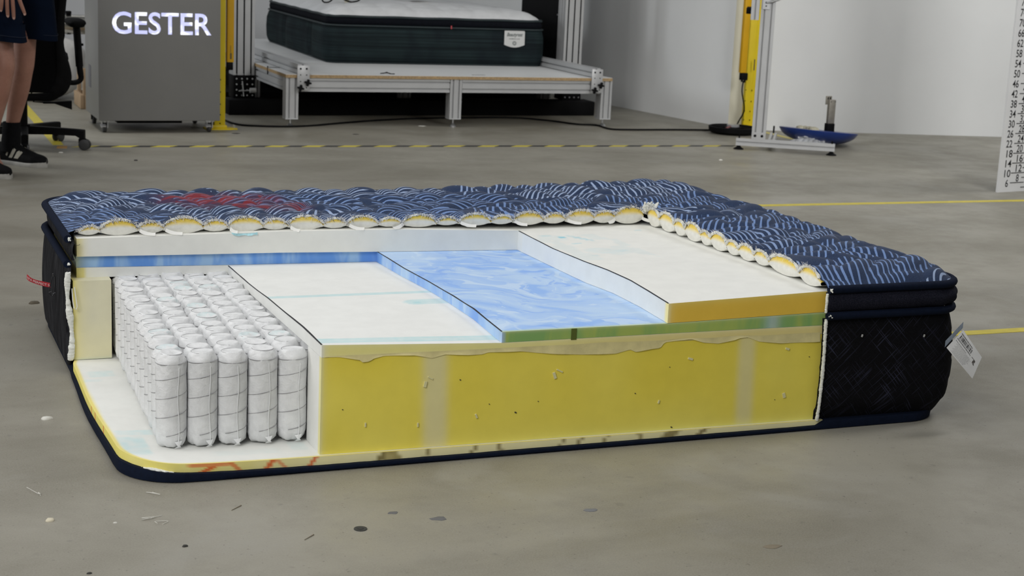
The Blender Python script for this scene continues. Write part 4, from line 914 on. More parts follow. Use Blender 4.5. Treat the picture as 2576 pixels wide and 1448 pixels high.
# ------------------------------------------------------------------ yellow light-curtain posts
yel = M('yellow_paint', (.66, .50, .006), .5, var=.06, scale=5); org = M('amber_yellow', (.60, .33, .004), .45, var=.05, scale=5)
yp = thing('light_curtain_post', (1.44, 6.0, 0), 'yellow steel post beside the grey cabinet with an amber sensor bar', 'post')
obj('post', MB().box((1.4395, 6.0, .88), (.062, .05, 1.74), bev=.002), yel, yp)
bp_ = obj('base_plate', MB().prism([(-.075, -.05), (.060, -.05), (.085, -.035), (.105, -.045), (.105, .02), (.06, .05), (-.075, .05)], lambda a, b_, c: Vector((1.433+a, 6.0+b_, c)), .008).box((1.433, 6.0, .016), (.095, .07, .02), bev=.006), yel, yp)
for dx, dy in ((.092, -.025), (.092, .005)): obj('anchor_bolt', MB().cyl((1.433+dx, 6.0+dy, .008), (1.433+dx, 6.0+dy, .026), .004, 8), zinc, bp_)
for z in (.035, .085, .145, .215, .285): obj('hole', MB().cyl((1.4405, 5.9752, z), (1.4405, 5.9744, z), .0045, 12), blk, yp)
sb = obj('sensor_bar', MB().box((1.499, 5.995, 1.07), (.038, .045, 1.37), bev=.002), org, yp, label='amber sensor bar')
obj('bar_print', MB().box((1.500, 5.972, .42), (.010, .001, .035)).box((1.4985, 5.972, .46), (.003, .001, .04)), M('bar_print', (.10, .07, .02), .6), sb)
obj('connector', MB().box((1.498, 5.997, .362), (.034, .04, .044), bev=.003).box((1.485, 5.999, .30), (.014, .03, .09), bev=.003), blk, yp)
yr = thing('light_curtain_post', (4.85, 5.86, 0), 'yellow steel post standing at the cream wall corner with an amber sensor bar', 'post')
obj('post', MB().box((4.850, 5.862, .88), (.066, .045, 1.74), rz=-.2, bev=.002).box((4.872, 5.838, .88), (.028, .004, 1.74)), yel, yr)
obj('base_plate', MB().box((4.850, 5.85, .004), (.14, .10, .008), rz=-.2), yel, yr)
for u, v in ((1876, 226), (1891.5, 227.5), (1874, 253.5), (1889.5, 255), (1872.5, 279), (1886.5, 280), (1870.5, 301), (1885.5, 302)): 
    p = oy(u, v, 5.834); obj('hole', MB().cyl(p, p-np.array((0, .0012, 0)), .0038, 10), blk, yr)
a, b_ = oy(1879, 0, 5.80), oy(1871.5, 183, 5.80)
sb = obj('sensor_bar', MB().box(((a[0]+b_[0])/2, 5.805, (1.55+b_[2])/2), (.040, .03, 1.55-b_[2]), bev=.002), org, yr, label='amber sensor bar'); 
obj('bar_print', MB().box((4.828, 5.789, .43), (.008, .001, .07)), M('bar_print', ), sb)
xm, zm = b_[0], b_[2]
obj('connector', MB().box((xm, 5.802, zm-.024), (.044, .036, .046), bev=.003).cyl((xm-.012, 5.80, zm-.047), (xm-.012, 5.80, zm-.058), .006, 8).cyl((xm+.010, 5.80, zm-.047), (xm+.010, 5.80, zm-.062), .006, 8), blk, yr)
p1 = oy(1883, 24, 5.79); obj('bar_clamp', MB().box((p1[0]+.004, 5.792, p1[2]), (.030, .018, .036), bev=.002), blk, yr)
obj('cable', MB().tube(spl([(xm, 5.80, zm-.05), (xm-.004, 5.80, zm-.12), (4.802, 5.83, .14), (4.798, 5.88, .06), (4.796, 5.92, .008)]), .0045, 8), blk, yr)

# ------------------------------------------------------------------ slotted aluminium stand
st = thing('profile_stand', (4.5, 4.9, 0), 'upright slotted aluminium stand on a horizontal foot rail in front of the right wall', 'stand')
fa, fb = np.array((4.275, 5.00, .045)), np.array((4.752, 4.690, .045)); fd = (fb-fa)/np.linalg.norm(fb-fa); fn = np.array((-fd[1], fd[0], 0))
ro = obj('foot_rail', bar(fa, fb, .04, .042, 1, 1), alu, st, 25)
for t in (.03, .97):
    q_ = fa+(fb-fa)*t; obj('rubber_foot', MB().lathe([(.003, .024), (.010, .022), (.014, .014), (.030, .004), (.030, 0), (.004, 0)], (q_[0], q_[1], 0), 18), blk, ro)
    obj('adjusting_screw', MB().cyl((q_[0], q_[1], .066), (q_[0], q_[1], .082), .0045, 8), blk, ro)
cp = fa+(fb-fa)*.225+fn*.002
obj('column', bar((cp[0], cp[1], .067), (cp[0], cp[1], 1.9), .040, .080, 1, 2, up=tuple(fd), s=.010, d=.015), alu, st, 25)
pl = obj('joint_plate', MB().box((cp[0]-fn[0]*.022, cp[1]-fn[1]*.022, .087), (.080, .004, .042), math.atan2(fd[1], fd[0])), alu, st)
for s in (-.02, .02): q_ = cp+fd*s-fn*.024; obj('bolt', MB().cyl((q_[0], q_[1], .087), (q_[0]-fn[0]*.004, q_[1]-fn[1]*.004, .087), .008, 12), blk, pl)
q_ = cp+fd*.075; q2 = q_+fn*.40
rr_ = obj('cross_rail', bar((q_[0]+fn[0]*.025, q_[1]+fn[1]*.025, .045), (q2[0], q2[1], .045), .04, .042, 1, 1), alu, st, 25)
obj('rubber_foot', MB().lathe([(.003, .024), (.010, .022), (.014, .014), (.030, .004), (.030, 0), (.004, 0)], (q2[0]-fn[0]*.02, q2[1]-fn[1]*.02, 0), 18), blk, rr_)
obj('adjusting_screw', MB().cyl((q2[0]-fn[0]*.02, q2[1]-fn[1]*.02, .066), (q2[0]-fn[0]*.02, q2[1]-fn[1]*.02, .11), .0055, 8), blk, rr_)
ap = cp-fd*.072-fn*.03
obj('sliding_arm', bar((ap[0], ap[1], .752), (ap[0], ap[1], 1.3), .05, .045, 1, 1, up=tuple(fd), s=.010, d=.014), alu, st, 25)
pp = cp-fn*.026-fd*.012
cpz = obj('clamp_plate', MB().box((pp[0], pp[1], .87), (.040, .006, .11), math.atan2(fd[1], fd[0])), alu_d, st)
for z in (.853, .833): obj('bolt', MB().cyl((pp[0]-fn[0]*.003, pp[1]-fn[1]*.003, z), (pp[0]-fn[0]*.006, pp[1]-fn[1]*.006, z), .0055 if z > .84 else .004, 12), blk, cpz)
l0 = pp-fn*.012; obj('clamp_lever', MB().tube([(l0[0], l0[1], .853), (l0[0]+fd[0]*.03, l0[1]+fd[1]*.03, .858), (l0[0]+fd[0]*.075, l0[1]+fd[1]*.075, .872)], [.005, .006, .005], 10), zinc, cpz)
bk = cp-fd*.10+fn*.01; obj('arm_bracket', MB().box((bk[0], bk[1], .80), (.05, .03, .035), math.atan2(fd[1], fd[0]), bev=.003), blk, st)

# ------------------------------------------------------------------ small things near the right wall
pk = thing('round_loading_plate', (4.665, 5.72, 0), 'flat round black plate lying on the floor below the yellow corner post', 'plate')
obj('dish', MB().lathe([(.02, .0), (.115, .0), (.138, .006), (.152, .016), (.155, .042), (.151, .046), (.143, .046), (.139, .030), (.055, .028), (.052, .044), (.028, .044), (.020, .032), (.002, .032)], (4.665, 5.72, 0), 48), blkm, pk)
for k in range(4):
    a = R(45+90*k); obj('rib', MB().box((4.665+.097*math.cos(a), 5.72+.097*math.sin(a), .034), (.088, .010, .016), a), blkm, pk)
obj('hub_ring', MB().lathe([(.022, .044), (.040, .044), (.040, .058), (.022, .058)], (4.665, 5.72, 0), 24), M('clear_ring', (.35, .35, .36), .2, .3), pk)
obj('red_sleeve', MB().cyl((4.60, 5.69, .036), (4.635, 5.70, .046), .008, 10), M('dull_red', (.16, .06, .06), .6), pk)
dh = thing('blue_dome_pad', (5.06, 5.22, 0), 'dark blue upturned dome with a steel bracket standing in it', 'dome')
rot = Matrix.Rotation(R(4.6), 3, 'Y') @ Matrix.Rotation(R(-3), 3, 'X'); dc = Vector((4.938, 5.165, .0)); prof = []
rim = .238; z_r = .080
for i in range(14): r_ = .002+(rim-.002)*i/13; prof.append((r_, z_r*(1-(1-(r_/rim)**2.5)**.62)))
prof += [(rim, z_r+.004), (rim-.006, z_r+.004)]
offz = min((rot @ Vector((r_*math.cos(a), r_*math.sin(a), z))).z for r_, z in prof for a in np.linspace(0, 6.28, 40))
dc.z = .0005-offz
obj('dome', MB().lathe(prof, dc, 48, rot), M('blue_gloss_plastic', (.008, .030, .17), .28, var=.08, scale=4), dh)
obj('flat_underside', MB().lathe([(.002, z_r-.002), (rim-.006, z_r-.002), (rim-.006, z_r+.001), (.002, z_r+.003)], dc, 40, rot), M('raw_fibreglass', (.36, .34, .25), .6, var=.4, scale=25, bump=.5, bscale=60, bdist=.004), dh, label='pale rough underside')
g = np.random.default_rng(3)
for k in range(5):
    a = g.uniform(2.4, 4.2); r_ = g.uniform(.05, .19); q_ = rot @ Vector((r_*math.cos(a), r_*math.sin(a), z_r+.012)) + dc
    obj('resin_lump', MB().lathe([(.004, -.01), (.030, -.008), (.024, .004), (.006, .010)], q_, 9), M('raw_fibreglass', ), dh)
o3 = np.array((5.028, 5.18)); bx = [MB().box((o3[0], o3[1], .070), (.060, .050, .022), bev=.002), MB().box((o3[0], o3[1], .103), (.050, .040, .052), bev=.003), MB().box((o3[0]+.002, o3[1], .200), (.044, .026, .146), bev=.002), MB().box((o3[0]-.011, o3[1]+.016, .268), (.040, .008, .052), bev=.001)]
stl = M('brushed_steel', (.30, .28, .24), .42, .5, var=.12, scale=40)
for nm, m, mt in (('mount_block', bx[0], blk), ('swivel_joint', bx[1], blk), ('load_cell', bx[2], stl), ('hanger_plate', bx[3], stl)): obj(nm, m, mt, dh)
for dx, z in ((-.013, .262), (.017, .262)): obj('bolt_hole', MB().cyl((o3[0]+.002+dx, o3[1]-.0132, z), (o3[0]+.002+dx, o3[1]-.0142, z), .003, 8), blk, dh)
for dx in (-.018, -.002): obj('slot', MB().box((o3[0]-.011+dx+.010, o3[1]+.0118, .280), (.008, .001, .014)), blk, dh)
# clear bag
cbm = bpy.data.materials.new('clear_film'); cbm.use_nodes = True; b = NB(cbm); b.bsdf.inputs['Base Color'].default_value = (.8, .82, .85, 1); b.bsdf.inputs['Roughness'].default_value = .12; b.bsdf.inputs['Alpha'].default_value = .58; b.bsdf.inputs['Specular IOR Level'].default_value = .9
b.bump(b.noise(b.objc(), 30, 3, .6, 1.0), .9, .02)
P3 = []; g = np.random.default_rng(12)
for i in range(14):
    row = []
    for j in range(11):
        s = i/13; t = j/10; q_ = fl(2008+80*s, 372, 0); hgt = .088*max(0, 1-abs(2*s-1.1)**1.3*.75)
        a = t*math.pi; yy = .15-.085*math.cos(a)*(.6+.4*hgt/.088); zz = .004+hgt*math.sin(a)**.8
        row.append((q_[0]+.008*g.normal(), q_[1]+yy-.085+.009*g.normal(), max(.002, zz+.007*g.normal())))
    P3.append(row)
tag(obj('plastic_bag', MB().grid(P3), cbm, None, 0), 'crumpled clear plastic bag lying behind the aluminium foot rail', 'plastic bag')
# measuring board
rg = thing('measuring_board', (5.1, 3.37, 0), 'tall white board printed with black numbers at the right edge of the view', 'board')
b0 = np.array((4.822, 3.318)); bdr = np.array((math.cos(R(9)), math.sin(R(9)))); bn = np.array((bdr[1], -bdr[0]))
def brd(x, z, off=0.0): q_ = b0+bdr*x+bn*off; return (q_[0], q_[1], z)
obj('sheet', MB().prism([(0, .0), (.6, .0), (.6, 1.95), (0, 1.95)], lambda a, b_, c: brd(a, b_, -c), .010), M('white_board', (.60, .605, .61), .5, var=.02), rg)
bk_ = M('board_print', (.012, .012, .014), .6)
def onb(u, v):                               # pixel -> board (x,z)
    d = ray(u, v); n3 = np.array((bn[0], bn[1], 0)); t = np.dot(np.array((b0[0], b0[1], 0))-CAM, n3)/np.dot(d, n3); p = CAM+d*t; return np.dot(p[:2]-b0, bdr), p[2]
xL, z6 = onb(2527, 470); xL1, z46 = onb(2549, 220); stp = (z46-z6)/10
n6x = .0335
for k in range(23):
    v = 6+4*k; z = z6+stp*k; s = str(v)
    t = text_mb(s, .053, lambda x, y, zz: brd(x, z+y, .0008), .0002, .0005, width=.0235*len(s)-.004); obj('number', MB().add([(a+bdr[0]*(.050 if len(s) == 1 else .0265), b_+bdr[1]*(.050 if len(s) == 1 else .0265), c) for a, b_, c in t.v], t.f), bk_, rg, 0)
    s = str(v+2); t = text_mb(s, .053, lambda x, y, zz: brd(x, z+stp*.5+y, .0008), .0002, .0005, width=.0235*len(s)-.004); q_ = .124 if len(s) == 1 else .1055
    obj('number', MB().add([(a+bdr[0]*q_, b_+bdr[1]*q_, c) for a, b_, c in t.v], t.f), bk_, rg, 0)
    obj('tick', MB().box(brd(.135, z+.0195, .0006), (.100, .0012, .0042), R(9)), bk_, rg); obj('tick', MB().box(brd(.215, z+stp*.5+.0195, .0006), (.10, .0012, .0042), R(9)), bk_, rg)
obj('tick', MB().box(brd(.215, z6-stp*.5+.0195, .0006), (.10, .0012, .0042), R(9)), bk_, rg)

# ------------------------------------------------------------------ left background: sack, pipe, crate
sk = []
for i in range(17):
    ph = math.pi*i/16-math.pi/2; ring = []
    for j in range(36):
        a = 2*math.pi*j/36; r_ = max(.02, math.cos(ph))**.55; w = 1+.05*math.sin(3*a+2*ph)+.03*math.sin(7*a+5*ph)
        ring.append((.50+.395*r_*w*math.cos(a), 7.64+.25*r_*w*math.sin(a), .21+.208*math.copysign(abs(math.sin(ph))**.7, ph)))
    sk.append(ring)
tag(obj('sack', MB().loft(sk), M('white_sack', (.80, .80, .79), .7, var=.08, scale=8, bump=.4, bscale=30, bdist=.01), None, 70), 'bulging white sack lying on the floor behind the office chair', 'sack')
pi_ = thing('steel_pipe', (.60, 7.62, .42), 'shiny steel pipe with black clamps lying across the white sack', 'pipe')
obj('tube', MB().cyl((.10, 7.66, .482), (1.10, 7.60, .482), .062, 28), M('polished_steel', (.55, .53, .48), .22, .95, var=.15, scale=10), pi_)
for xx in (.71, .80): obj('clamp', MB().box((xx, 7.625, .556), (.035, .05, .022), bev=.004).lathe([(.0635, -.012), (.0655, -.012), (.0655, .012), (.0635, .012)], (xx, 7.624, .482), 24, Matrix.Rotation(R(90), 3, 'Y')), blk, pi_)
cr = thing('wooden_crate', (1.0, 7.3, 0), 'open crate of raw pine boards partly hidden behind the grey cabinet', 'crate')
pine = M('raw_pine', (.36, .25, .15), .75, var=.15, scale=10); pined = M('raw_pine_shade', (.30, .19, .10), .8, var=.2, scale=10)
for c_, d_ in (((.803, 7.17, .045), (.02, .32, .085)), ((1.15, 7.02, .045), (.66, .02, .085)), ((1.15, 7.32, .045), (.66, .02, .085)), ((1.47, 7.17, .045), (.02, .32, .085)), ((1.14, 7.17, .008), (.64, .28, .014))): obj('board', MB().box(c_, d_, bev=.001), pine if d_[2] > .02 else pined, cr)
for xx, yy in ((.822, 7.035), (1.45, 7.035), (.822, 7.305), (1.45, 7.305)): obj('corner_post', MB().box((xx, yy, .125), (.022, .04, .25), bev=.001), pine, cr)

# ------------------------------------------------------------------ office chair
ch = thing('office_chair', (.285, 5.25, 0), 'black office swivel chair with armrests behind the person in shorts', 'chair')
hub = np.array((.285, 5.25)); obj('star_hub', MB().cyl((*hub, .072), (*hub, .118), .036, 20), blk, ch)
mesh_b = M('chair_black', (.005, .005, .0055), .7, var=.15, scale=40, bump=.3, bscale=500, spec=.07)
for k in range(5):
    a = R(-22+72*k); d_ = np.array((math.cos(a), math.sin(a))); e_ = hub+d_*.30; s_v = np.array((-d_[1], d_[0]))
    rings = []
    for t, w, zt_, zb_ in ((.02, .026, .112, .070), (.15, .023, .109, .074), (.27, .019, .105, .072), (.295, .018, .104, .058), (.312, .016, .103, .055)):
        c_ = hub+d_*t; rings.append([(*(c_+s_v*w), zt_-.006), (*(c_+s_v*(w-.006)), zt_), (*(c_-s_v*(w-.006)), zt_), (*(c_-s_v*w), zt_-.006), (*(c_-s_v*w), zb_), (*(c_+s_v*w), zb_)])
    ar = obj('star_leg', MB().loft(rings), blk, ch, 40); wc = e_+s_v*.006
    cs = obj('caster', MB().cyl((*e_, .03), (*e_, .075), .010, 10).box((*e_, .045), (.036, .030, .030), a, bev=.006), blk, ar)
    for s in (-.016, .016): obj('wheel', MB().lathe([(.006, -.006), (.022, -.006), (.0275, -.004), (.0275, .004), (.022, .006), (.006, .006)], (*(e_+s_v*s+d_*.012), .0275), 20, Matrix.Rotation(a+R(90), 3, 'Z') @ Matrix.Rotation(R(90), 3, 'Y')), M('caster_grey', (.035, .035, .036), .5), cs)
obj('gas_column', MB().cyl((*hub, .11), (*hub, .30), .024, 18).cyl((*hub, .29), (*hub, .40), .017, 16), blk, ch)
obj('tilt_mechanism', MB().box((.285, 5.25, .405), (.18, .22, .045), bev=.01), blk, ch)
lv0 = oy(85, 256, 5.2); lv1 = oy(108, 257, 5.15); lv2 = oy(180, 262, 5.12)
obj('tilt_lever', MB().tube([(.30, 5.2, .39), lv0, lv1], .004, 8).loft([[(lv1[0], lv1[1]+s, lv1[2]+z) for s, z in ((-.012, .004), (.012, .004), (.012, -.006), (-.012, -.006))], [(lv1[0]+.055, lv1[1]+s, lv1[2]+z) for s, z in ((-.012, .003), (.012, .003), (.012, -.006), (-.012, -.006))], [(lv2[0], lv2[1]+s, lv2[2]+z) for s, z in ((-.016, .018), (.016, .018), (.016, -.026), (-.016, -.026))]]), blk, ch)
# seat cushion
rings = []
for z, s in ((.425, .90), (.432, .97), (.455, 1.0), (.48, .98), (.497, .90), (.503, .70)):
    rings.append([(.265+s*.245*math.copysign(abs(math.cos(a))**.5, math.cos(a)), 5.30+s*.245*math.copysign(abs(math.sin(a))**.5, math.sin(a)), z) for a in np.linspace(0, 2*math.pi, 40, endpoint=False)])
obj('seat', MB().loft(rings), mesh_b, ch, 60)
# back frame: seen from behind, curving in under the seat
fr = [oy(u, v, y) for u, v, y in ((168, -130, 4.98), (162, -40, 4.98), (155, 30, 4.985), (150, 100, 4.99), (153, 135, 4.99), (159, 165, 4.99), (161, 195, 4.995), (153, 219, 5.0), (138, 234, 5.01), (125, 243, 5.03), (95, 244, 5.05), (60, 244, 5.06))]
mx_ = .262
path_ = spl(fr, 5); path_ += [(2*mx_-p[0], p[1], p[2]) for p in path_[::-1]]
def frame_w(i, n):
    t = abs(2*i/(n-1)-1); return .018+.020*math.exp(-((t-.42)/.2)**2)
n_ = len(path_); m = MB(); rings = []
for i, p in enumerate(path_):
    p = Vector(p); q1 = Vector(path_[max(i-1, 0)]); q2_ = Vector(path_[min(i+1, n_-1)]); t = (q2_-q1).normalized(); nrm = Vector((0, -1, 0)); side_ = t.cross(nrm).normalized(); w = frame_w(i, n_)
    rings.append([p+side_*(w*math.cos(a))+nrm*(.014*math.sin(a)) for a in np.linspace(0, 2*math.pi, 10, endpoint=False)])
obj('back_frame', MB().loft(rings), blk, ch, 60)
zs = np.linspace(.30, 1.0, 16); obj('back_mesh', MB().grid([[(mx_+s*(.205 if z > .55 else .195), 5.0+.03*abs(s)**2*-1+.02, z) for s in np.linspace(-1, 1, 9)] for z in zs]), M('back_mesh', (.004, .004, .0045), .85, spec=.05, var=.3, scale=200), ch, 60)
obj('lumbar_support', MB().box((mx_, 5.07, .46), (.30, .03, .09), bev=.012), blk, ch)
for sg in (1, -1):
    def ax(p): return (p[0] if sg > 0 else 2*mx_-p[0], p[1], p[2])
    q_ = [ax(oy(u, v, 5.16)) for u, v in ((172, 207), (186, 208), (199, 204), (204, 196), (202.5, 185), (200, 165), (197, 120), (193, 70))]
    obj('arm_post', MB().tube(spl(q_, 3), [.013]*8+[.014]*4+[.0155]*10, 12), blk, ch, 60)
    t_ = ax(oy(190, 56, 5.16)); obj('arm_sleeve', MB().tube([ax(oy(200, 167, 5.16)), ax(oy(192, 62, 5.16))], .0185, 14), blk, ch)
    rings = []
    for dy, s in ((-.125, .55), (-.115, .85), (-.06, 1), (.06, 1), (.115, .85), (.125, .5)):
        rings.append([(t_[0]+s*.046*math.copysign(abs(math.cos(a))**.6, math.cos(a)), t_[1]+.02+dy, t_[2]+s*(.019*math.sin(a) if math.sin(a) > 0 else .024*math.sin(a)*(1 if abs(math.cos(a)) < .6 else .6))) for a in np.linspace(0, 2*math.pi, 20, endpoint=False)])
    obj('arm_pad', MB().loft(rings), mesh_b, ch, 60)
    kn = ax(oy(206, 112, 5.16)); obj('arm_button', MB().box(kn, (.014, .02, .012), bev=.003), blk, ch)
    obj('arm_bracket', MB().tube([q_[0], (t_[0]-sg*.10, 5.22, .40), (mx_+sg*.10, 5.25, .41)], .013, 10), blk, ch)

# ------------------------------------------------------------------ person (legs and hand are in view)
pe = thing('person', (.12, 4.55, 0), 'person standing in navy shorts, black socks and black sneakers, hand on one thigh', 'person')
skin_m = bpy.data.materials.new('skin'); skin_m.use_nodes = True; b = NB(skin_m); p = b.objc()
c = b.mix(b.ramp(b.noise(p, 9, 4), .3, .7), (.33, .155, .11), (.42, .215, .155)); c = b.mix(b.ramp(b.noise(p, 120, 3, .7), .52, .7, 0, .30), c, (.19, .095, .06))
b.col(c); b.bsdf.inputs['Roughness'].default_value = .55; b.bsdf.inputs['Subsurface Weight'].default_value = .08; b.bsdf.inputs['Subsurface Radius'].default_value = (.01, .004, .002)
def skin_body(V, E, root):
    me = bpy.data.meshes.new('body'); me.from_pydata([tuple(v[0]) for v in V], E, []); o = bpy.data.objects.new('body', me); C.objects.link(o)
    md = o.modifiers.new('s', 'SKIN'); md.use_smooth_shade = True; o.modifiers.new('u', 'SUBSURF').levels = 2
    for i, v in enumerate(V): me.skin_vertices[0].data[i].radius = v[1] if hasattr(v[1], '__len__') else (v[1], v[1]); me.skin_vertices[0].data[i].use_root = (i == root)
    dg = bpy.context.evaluated_depsgraph_get(); m2 = bpy.data.meshes.new_from_object(o.evaluated_get(dg))
    mb = MB(); mb.v = [tuple(v.co) for v in m2.vertices]; mb.f = [tuple(p.vertices) for p in m2.polygons]; bpy.data.objects.remove(o); bpy.data.meshes.remove(m2); return mb
def Y1(u, v, y): return oy(u, v, y)
kL, cL, aL = Y1(61, 165, 4.60), Y1(50, 215, 4.635), Y1(30, 318, 4.69)      # leg nearer the chair
kR, cR, aR = Y1(14, 165, 4.36), Y1(-1, 228, 4.38), Y1(-19, 322, 4.42)     # leg at the picture edge
hL, hR = np.array((.255, 4.60, .90)), np.array((.075, 4.46, .90)); pv = (hL+hR)/2+np.array((0, .02, .06))
V = []; E_ = []
def add(p, r, par=None):
    V.append((np.array(p, float), r)); i = len(V)-1
    if par is not None: E_.append((par, i))
    return i
rt = add(pv, .125); 
for hp, k_, c_, a_, toe in ((hL, kL, cL, aL, np.array((.285, 4.565, .03))), (hR, kR, cR, aR, np.array((.105, 4.235, .03)))):
    h_i = add(hp, .072, rt); t_i = add((hp*.45+k_*.55), .058, h_i); t2 = add(hp*.2+k_*.8, .053, t_i); ki = add(k_, (.049, .049), t2); kb = add(k_*.78+c_*.22, (.045, .046), ki); ci = add(c_, (.050, .052), kb); c2 = add(c_*.45+a_*.55, .040, ci); ai = add(a_, .031, c2)
    he = add((a_[0], a_[1], .055), .030, ai); add(toe*.6+np.array((a_[0], a_[1], .03))*.4, .028, he)
w_ = add(pv+np.array((0, 0, .16)), .12, rt); c1 = add(pv+np.array((0, .0, .36)), .14, w_); c2 = add(pv+np.array((0, .01, .50)), .11, c1); nk = add(pv+np.array((0, 0, .60)), .055, c2); hd = add(pv+np.array((.01, -.02, .70)), .085, nk); add(pv+np.array((.01, -.015, .80)), .070, hd)
shd = pv+np.array((-.20, -.10, .50)); s1 = add(shd, .058, c2); el = Y1(-30, -210, 4.26); e1 = add(el, .042, s1); wr = Y1(4, -62, 4.245); w1 = add(wr, .028, e1); pm = Y1(22, -30, 4.243); p1 = add(pm, (.036, .018), w1)
sh2 = pv+np.array((.20, .10, .50)); s2 = add(sh2, .058, c2); e2 = add(sh2+np.array((.06, .06, -.29)), .042, s2); w2 = add(sh2+np.array((.02, -.16, -.20)), .028, e2); h2 = add(sh2+np.array((-.01, -.22, -.15)), (.020, .036), w2)
for k in range(4): 
    q_ = sh2+np.array((-.04, -.265, -.17+.022*k)); f1 = add(q_, .010, h2); add(q_+np.array((-.045, -.03, .004)), .008, f1)
add(sh2+np.array((-.01, -.25, -.09)), .011, h2)
body = skin_body(V, E_, rt)
# the resting hand: palm, four unequal fingers and a thumb, skinned in one piece
HV = []; HE = []
def ha(p, r, par=None):
    HV.append((np.array(p, float), r)); i = len(HV)-1
    if par is not None: HE.append((par, i))
    return i
for fi, (ku, kv, mu, mv, tu, tv, r_) in enumerate(((5, -14, 4, 10, 2, 29, .0082), (17, -18, 18, 15, 20, 44, .0085), (30, -18, 33, 18, 35, 49, .0086), (42, -20, 52, 8, 64, 39, .0084))):
    HV = []; HE = []
    a0 = ha(Y1((pm[0]*0+ku+14)/1.6, kv-26, 4.243), .012); a1 = ha(Y1(ku, kv, 4.238), .0098, a0); a2 = ha(Y1((ku+mu)/2, (kv+mv)/2, 4.232), .0090, a1); a3 = ha(Y1(mu, mv, 4.236), r_+.0004, a2); a4 = ha(Y1((mu+tu)/2, (mv+tv)/2, 4.242), r_, a3); ha(Y1(tu, tv, 4.249), r_*.78, a4)
    fm = skin_body(HV, HE, 0); body.add(fm.v, fm.f)
HV = []; HE = []; a0 = ha(wr*.4+pm*.6, .016); a1 = ha(Y1(48, -52, 4.235), .0125, a0); ha(Y1(66, -26, 4.236), .0095, a1); fm = skin_body(HV, HE, 0); body.add(fm.v, fm.f)
obj('body', body, skin_m, pe, 180)
nail = M('nail', (.46, .27, .22), .35)
for (tu, tv) in ((2.3, 26), (20, 40.5), (35, 45.5), (62, 35.5)): obj('fingernail', MB().lathe([(.0005, 0), (.0045, .0002), (.0052, -.001)], oy(tu, tv, 4.2395), 10, Matrix.Rotation(R(80), 3, 'X') @ Matrix.Diagonal((1, 1.3, 1))), nail, pe)
shorts = M('navy_shorts', (.0030, .0065, .017), .85, spec=.06, var=.12, scale=14, bump=.35, bscale=260, bdist=.002)
def tubeleg(hp, kc, r0, r1, ex_, wob):
    rings = []
    for i in range(13):
        t = i/12; c_ = hp*(1-t)+kc*t; r_ = r0*(1-t)+r1*t; ring = []
        for a in np.linspace(0, 2*math.pi, 32, endpoint=False):
            w = 1+.035*math.sin(3*a+wob+4*t)*t+.02*math.sin(7*a+wob); ring.append((c_[0]+r_*ex_*w*math.cos(a), c_[1]+r_*w*math.sin(a), c_[2]+.004*math.sin(2*a)*t))
        rings.append(ring)
    last = rings[-1]; c_ = np.mean(last, 0); rings.append([tuple(np.array(q_)*.94+c_*.06+np.array((0, 0, .004))) for q_ in last]); rings.append([tuple(np.array(q_)*.9+c_*.1+np.array((0, 0, .08))) for q_ in last]); return rings
hemL = Y1(104, 99, 4.60); hemR = Y1(25, 104, 4.355)
m = MB(); m.loft(tubeleg(hL+np.array((0, 0, .03)), hemL, .112, .083, .92, 0), cap=False); m.loft(tubeleg(hR+np.array((0, 0, .03)), hemR, .112, .080, .92, 2), cap=False)
rings = []
for z, rx, ry in ((-.10, .20, .145), (-.03, .205, .15), (.06, .185, .14), (.12, .175, .13)): rings.append([(pv[0]+rx*math.cos(a), pv[1]+ry*math.sin(a), pv[2]+z) for a in np.linspace(0, 2*math.pi, 36, endpoint=False)])
m.loft(rings); obj('shorts', m, shorts, pe, 70)
for hem, wob, i in ((hemL, 0, 0), (hemR, 2, 1)):
    rg_ = tubeleg(hL if i == 0 else hR, hem, .112, .0835 if i == 0 else .0805, .92, wob)[12]; obj('hem_stitch', MB().tube([(a, b_, c_+.026) for a, b_, c_ in rg_], .0012, 5, closed=True), M('navy_stitch', (.006, .012, .030), .8), pe)
rings = []
for z, rx, ry in ((.10, .19, .14), (.2, .19, .14), (.36, .215, .15), (.47, .21, .135), (.53, .14, .10), (.57, .07, .07)): rings.append([(pv[0]+rx*math.cos(a), pv[1]+ry*math.sin(a), pv[2]+z) for a in np.linspace(0, 2*math.pi, 36, endpoint=False)])
m = MB().loft(rings); m.tube([tuple(shd), tuple(shd*.45+el*.55)], [.085, .075], 18); m.tube([tuple(sh2), tuple(sh2+np.array((.035, .035, -.17)))], [.085, .075], 18); obj('shirt', m, M('grey_shirt', (.06, .065, .07), .85, var=.1), pe, 70)
hc = pv+np.array((.01, 0, .755)); rings = []
for i in range(9): t = i/8; r_ = .098*math.sin(math.pi*(.5+.5*t))+.004; rings.append([(hc[0]+r_*math.cos(a), hc[1]+.012+r_*1.05*math.sin(a), hc[2]+.01+.105*math.cos(math.pi*(.5-.5*t))*1) for a in np.linspace(0, 2*math.pi, 24, endpoint=False)])
obj('hair', MB().loft(rings), M('dark_hair', (.03, .02, .014), .7, var=.2), pe, 80)
sockm = M('black_sock', (.0065, .0065, .0075), .85, spec=.08, var=.2, scale=80)
blks = M('black_suede', (.0065, .0065, .0070), .75, spec=.08, var=.25, scale=60, bump=.3, bscale=400); sole = M('white_rubber', (.38, .37, .34), .6, var=.15, scale=30)
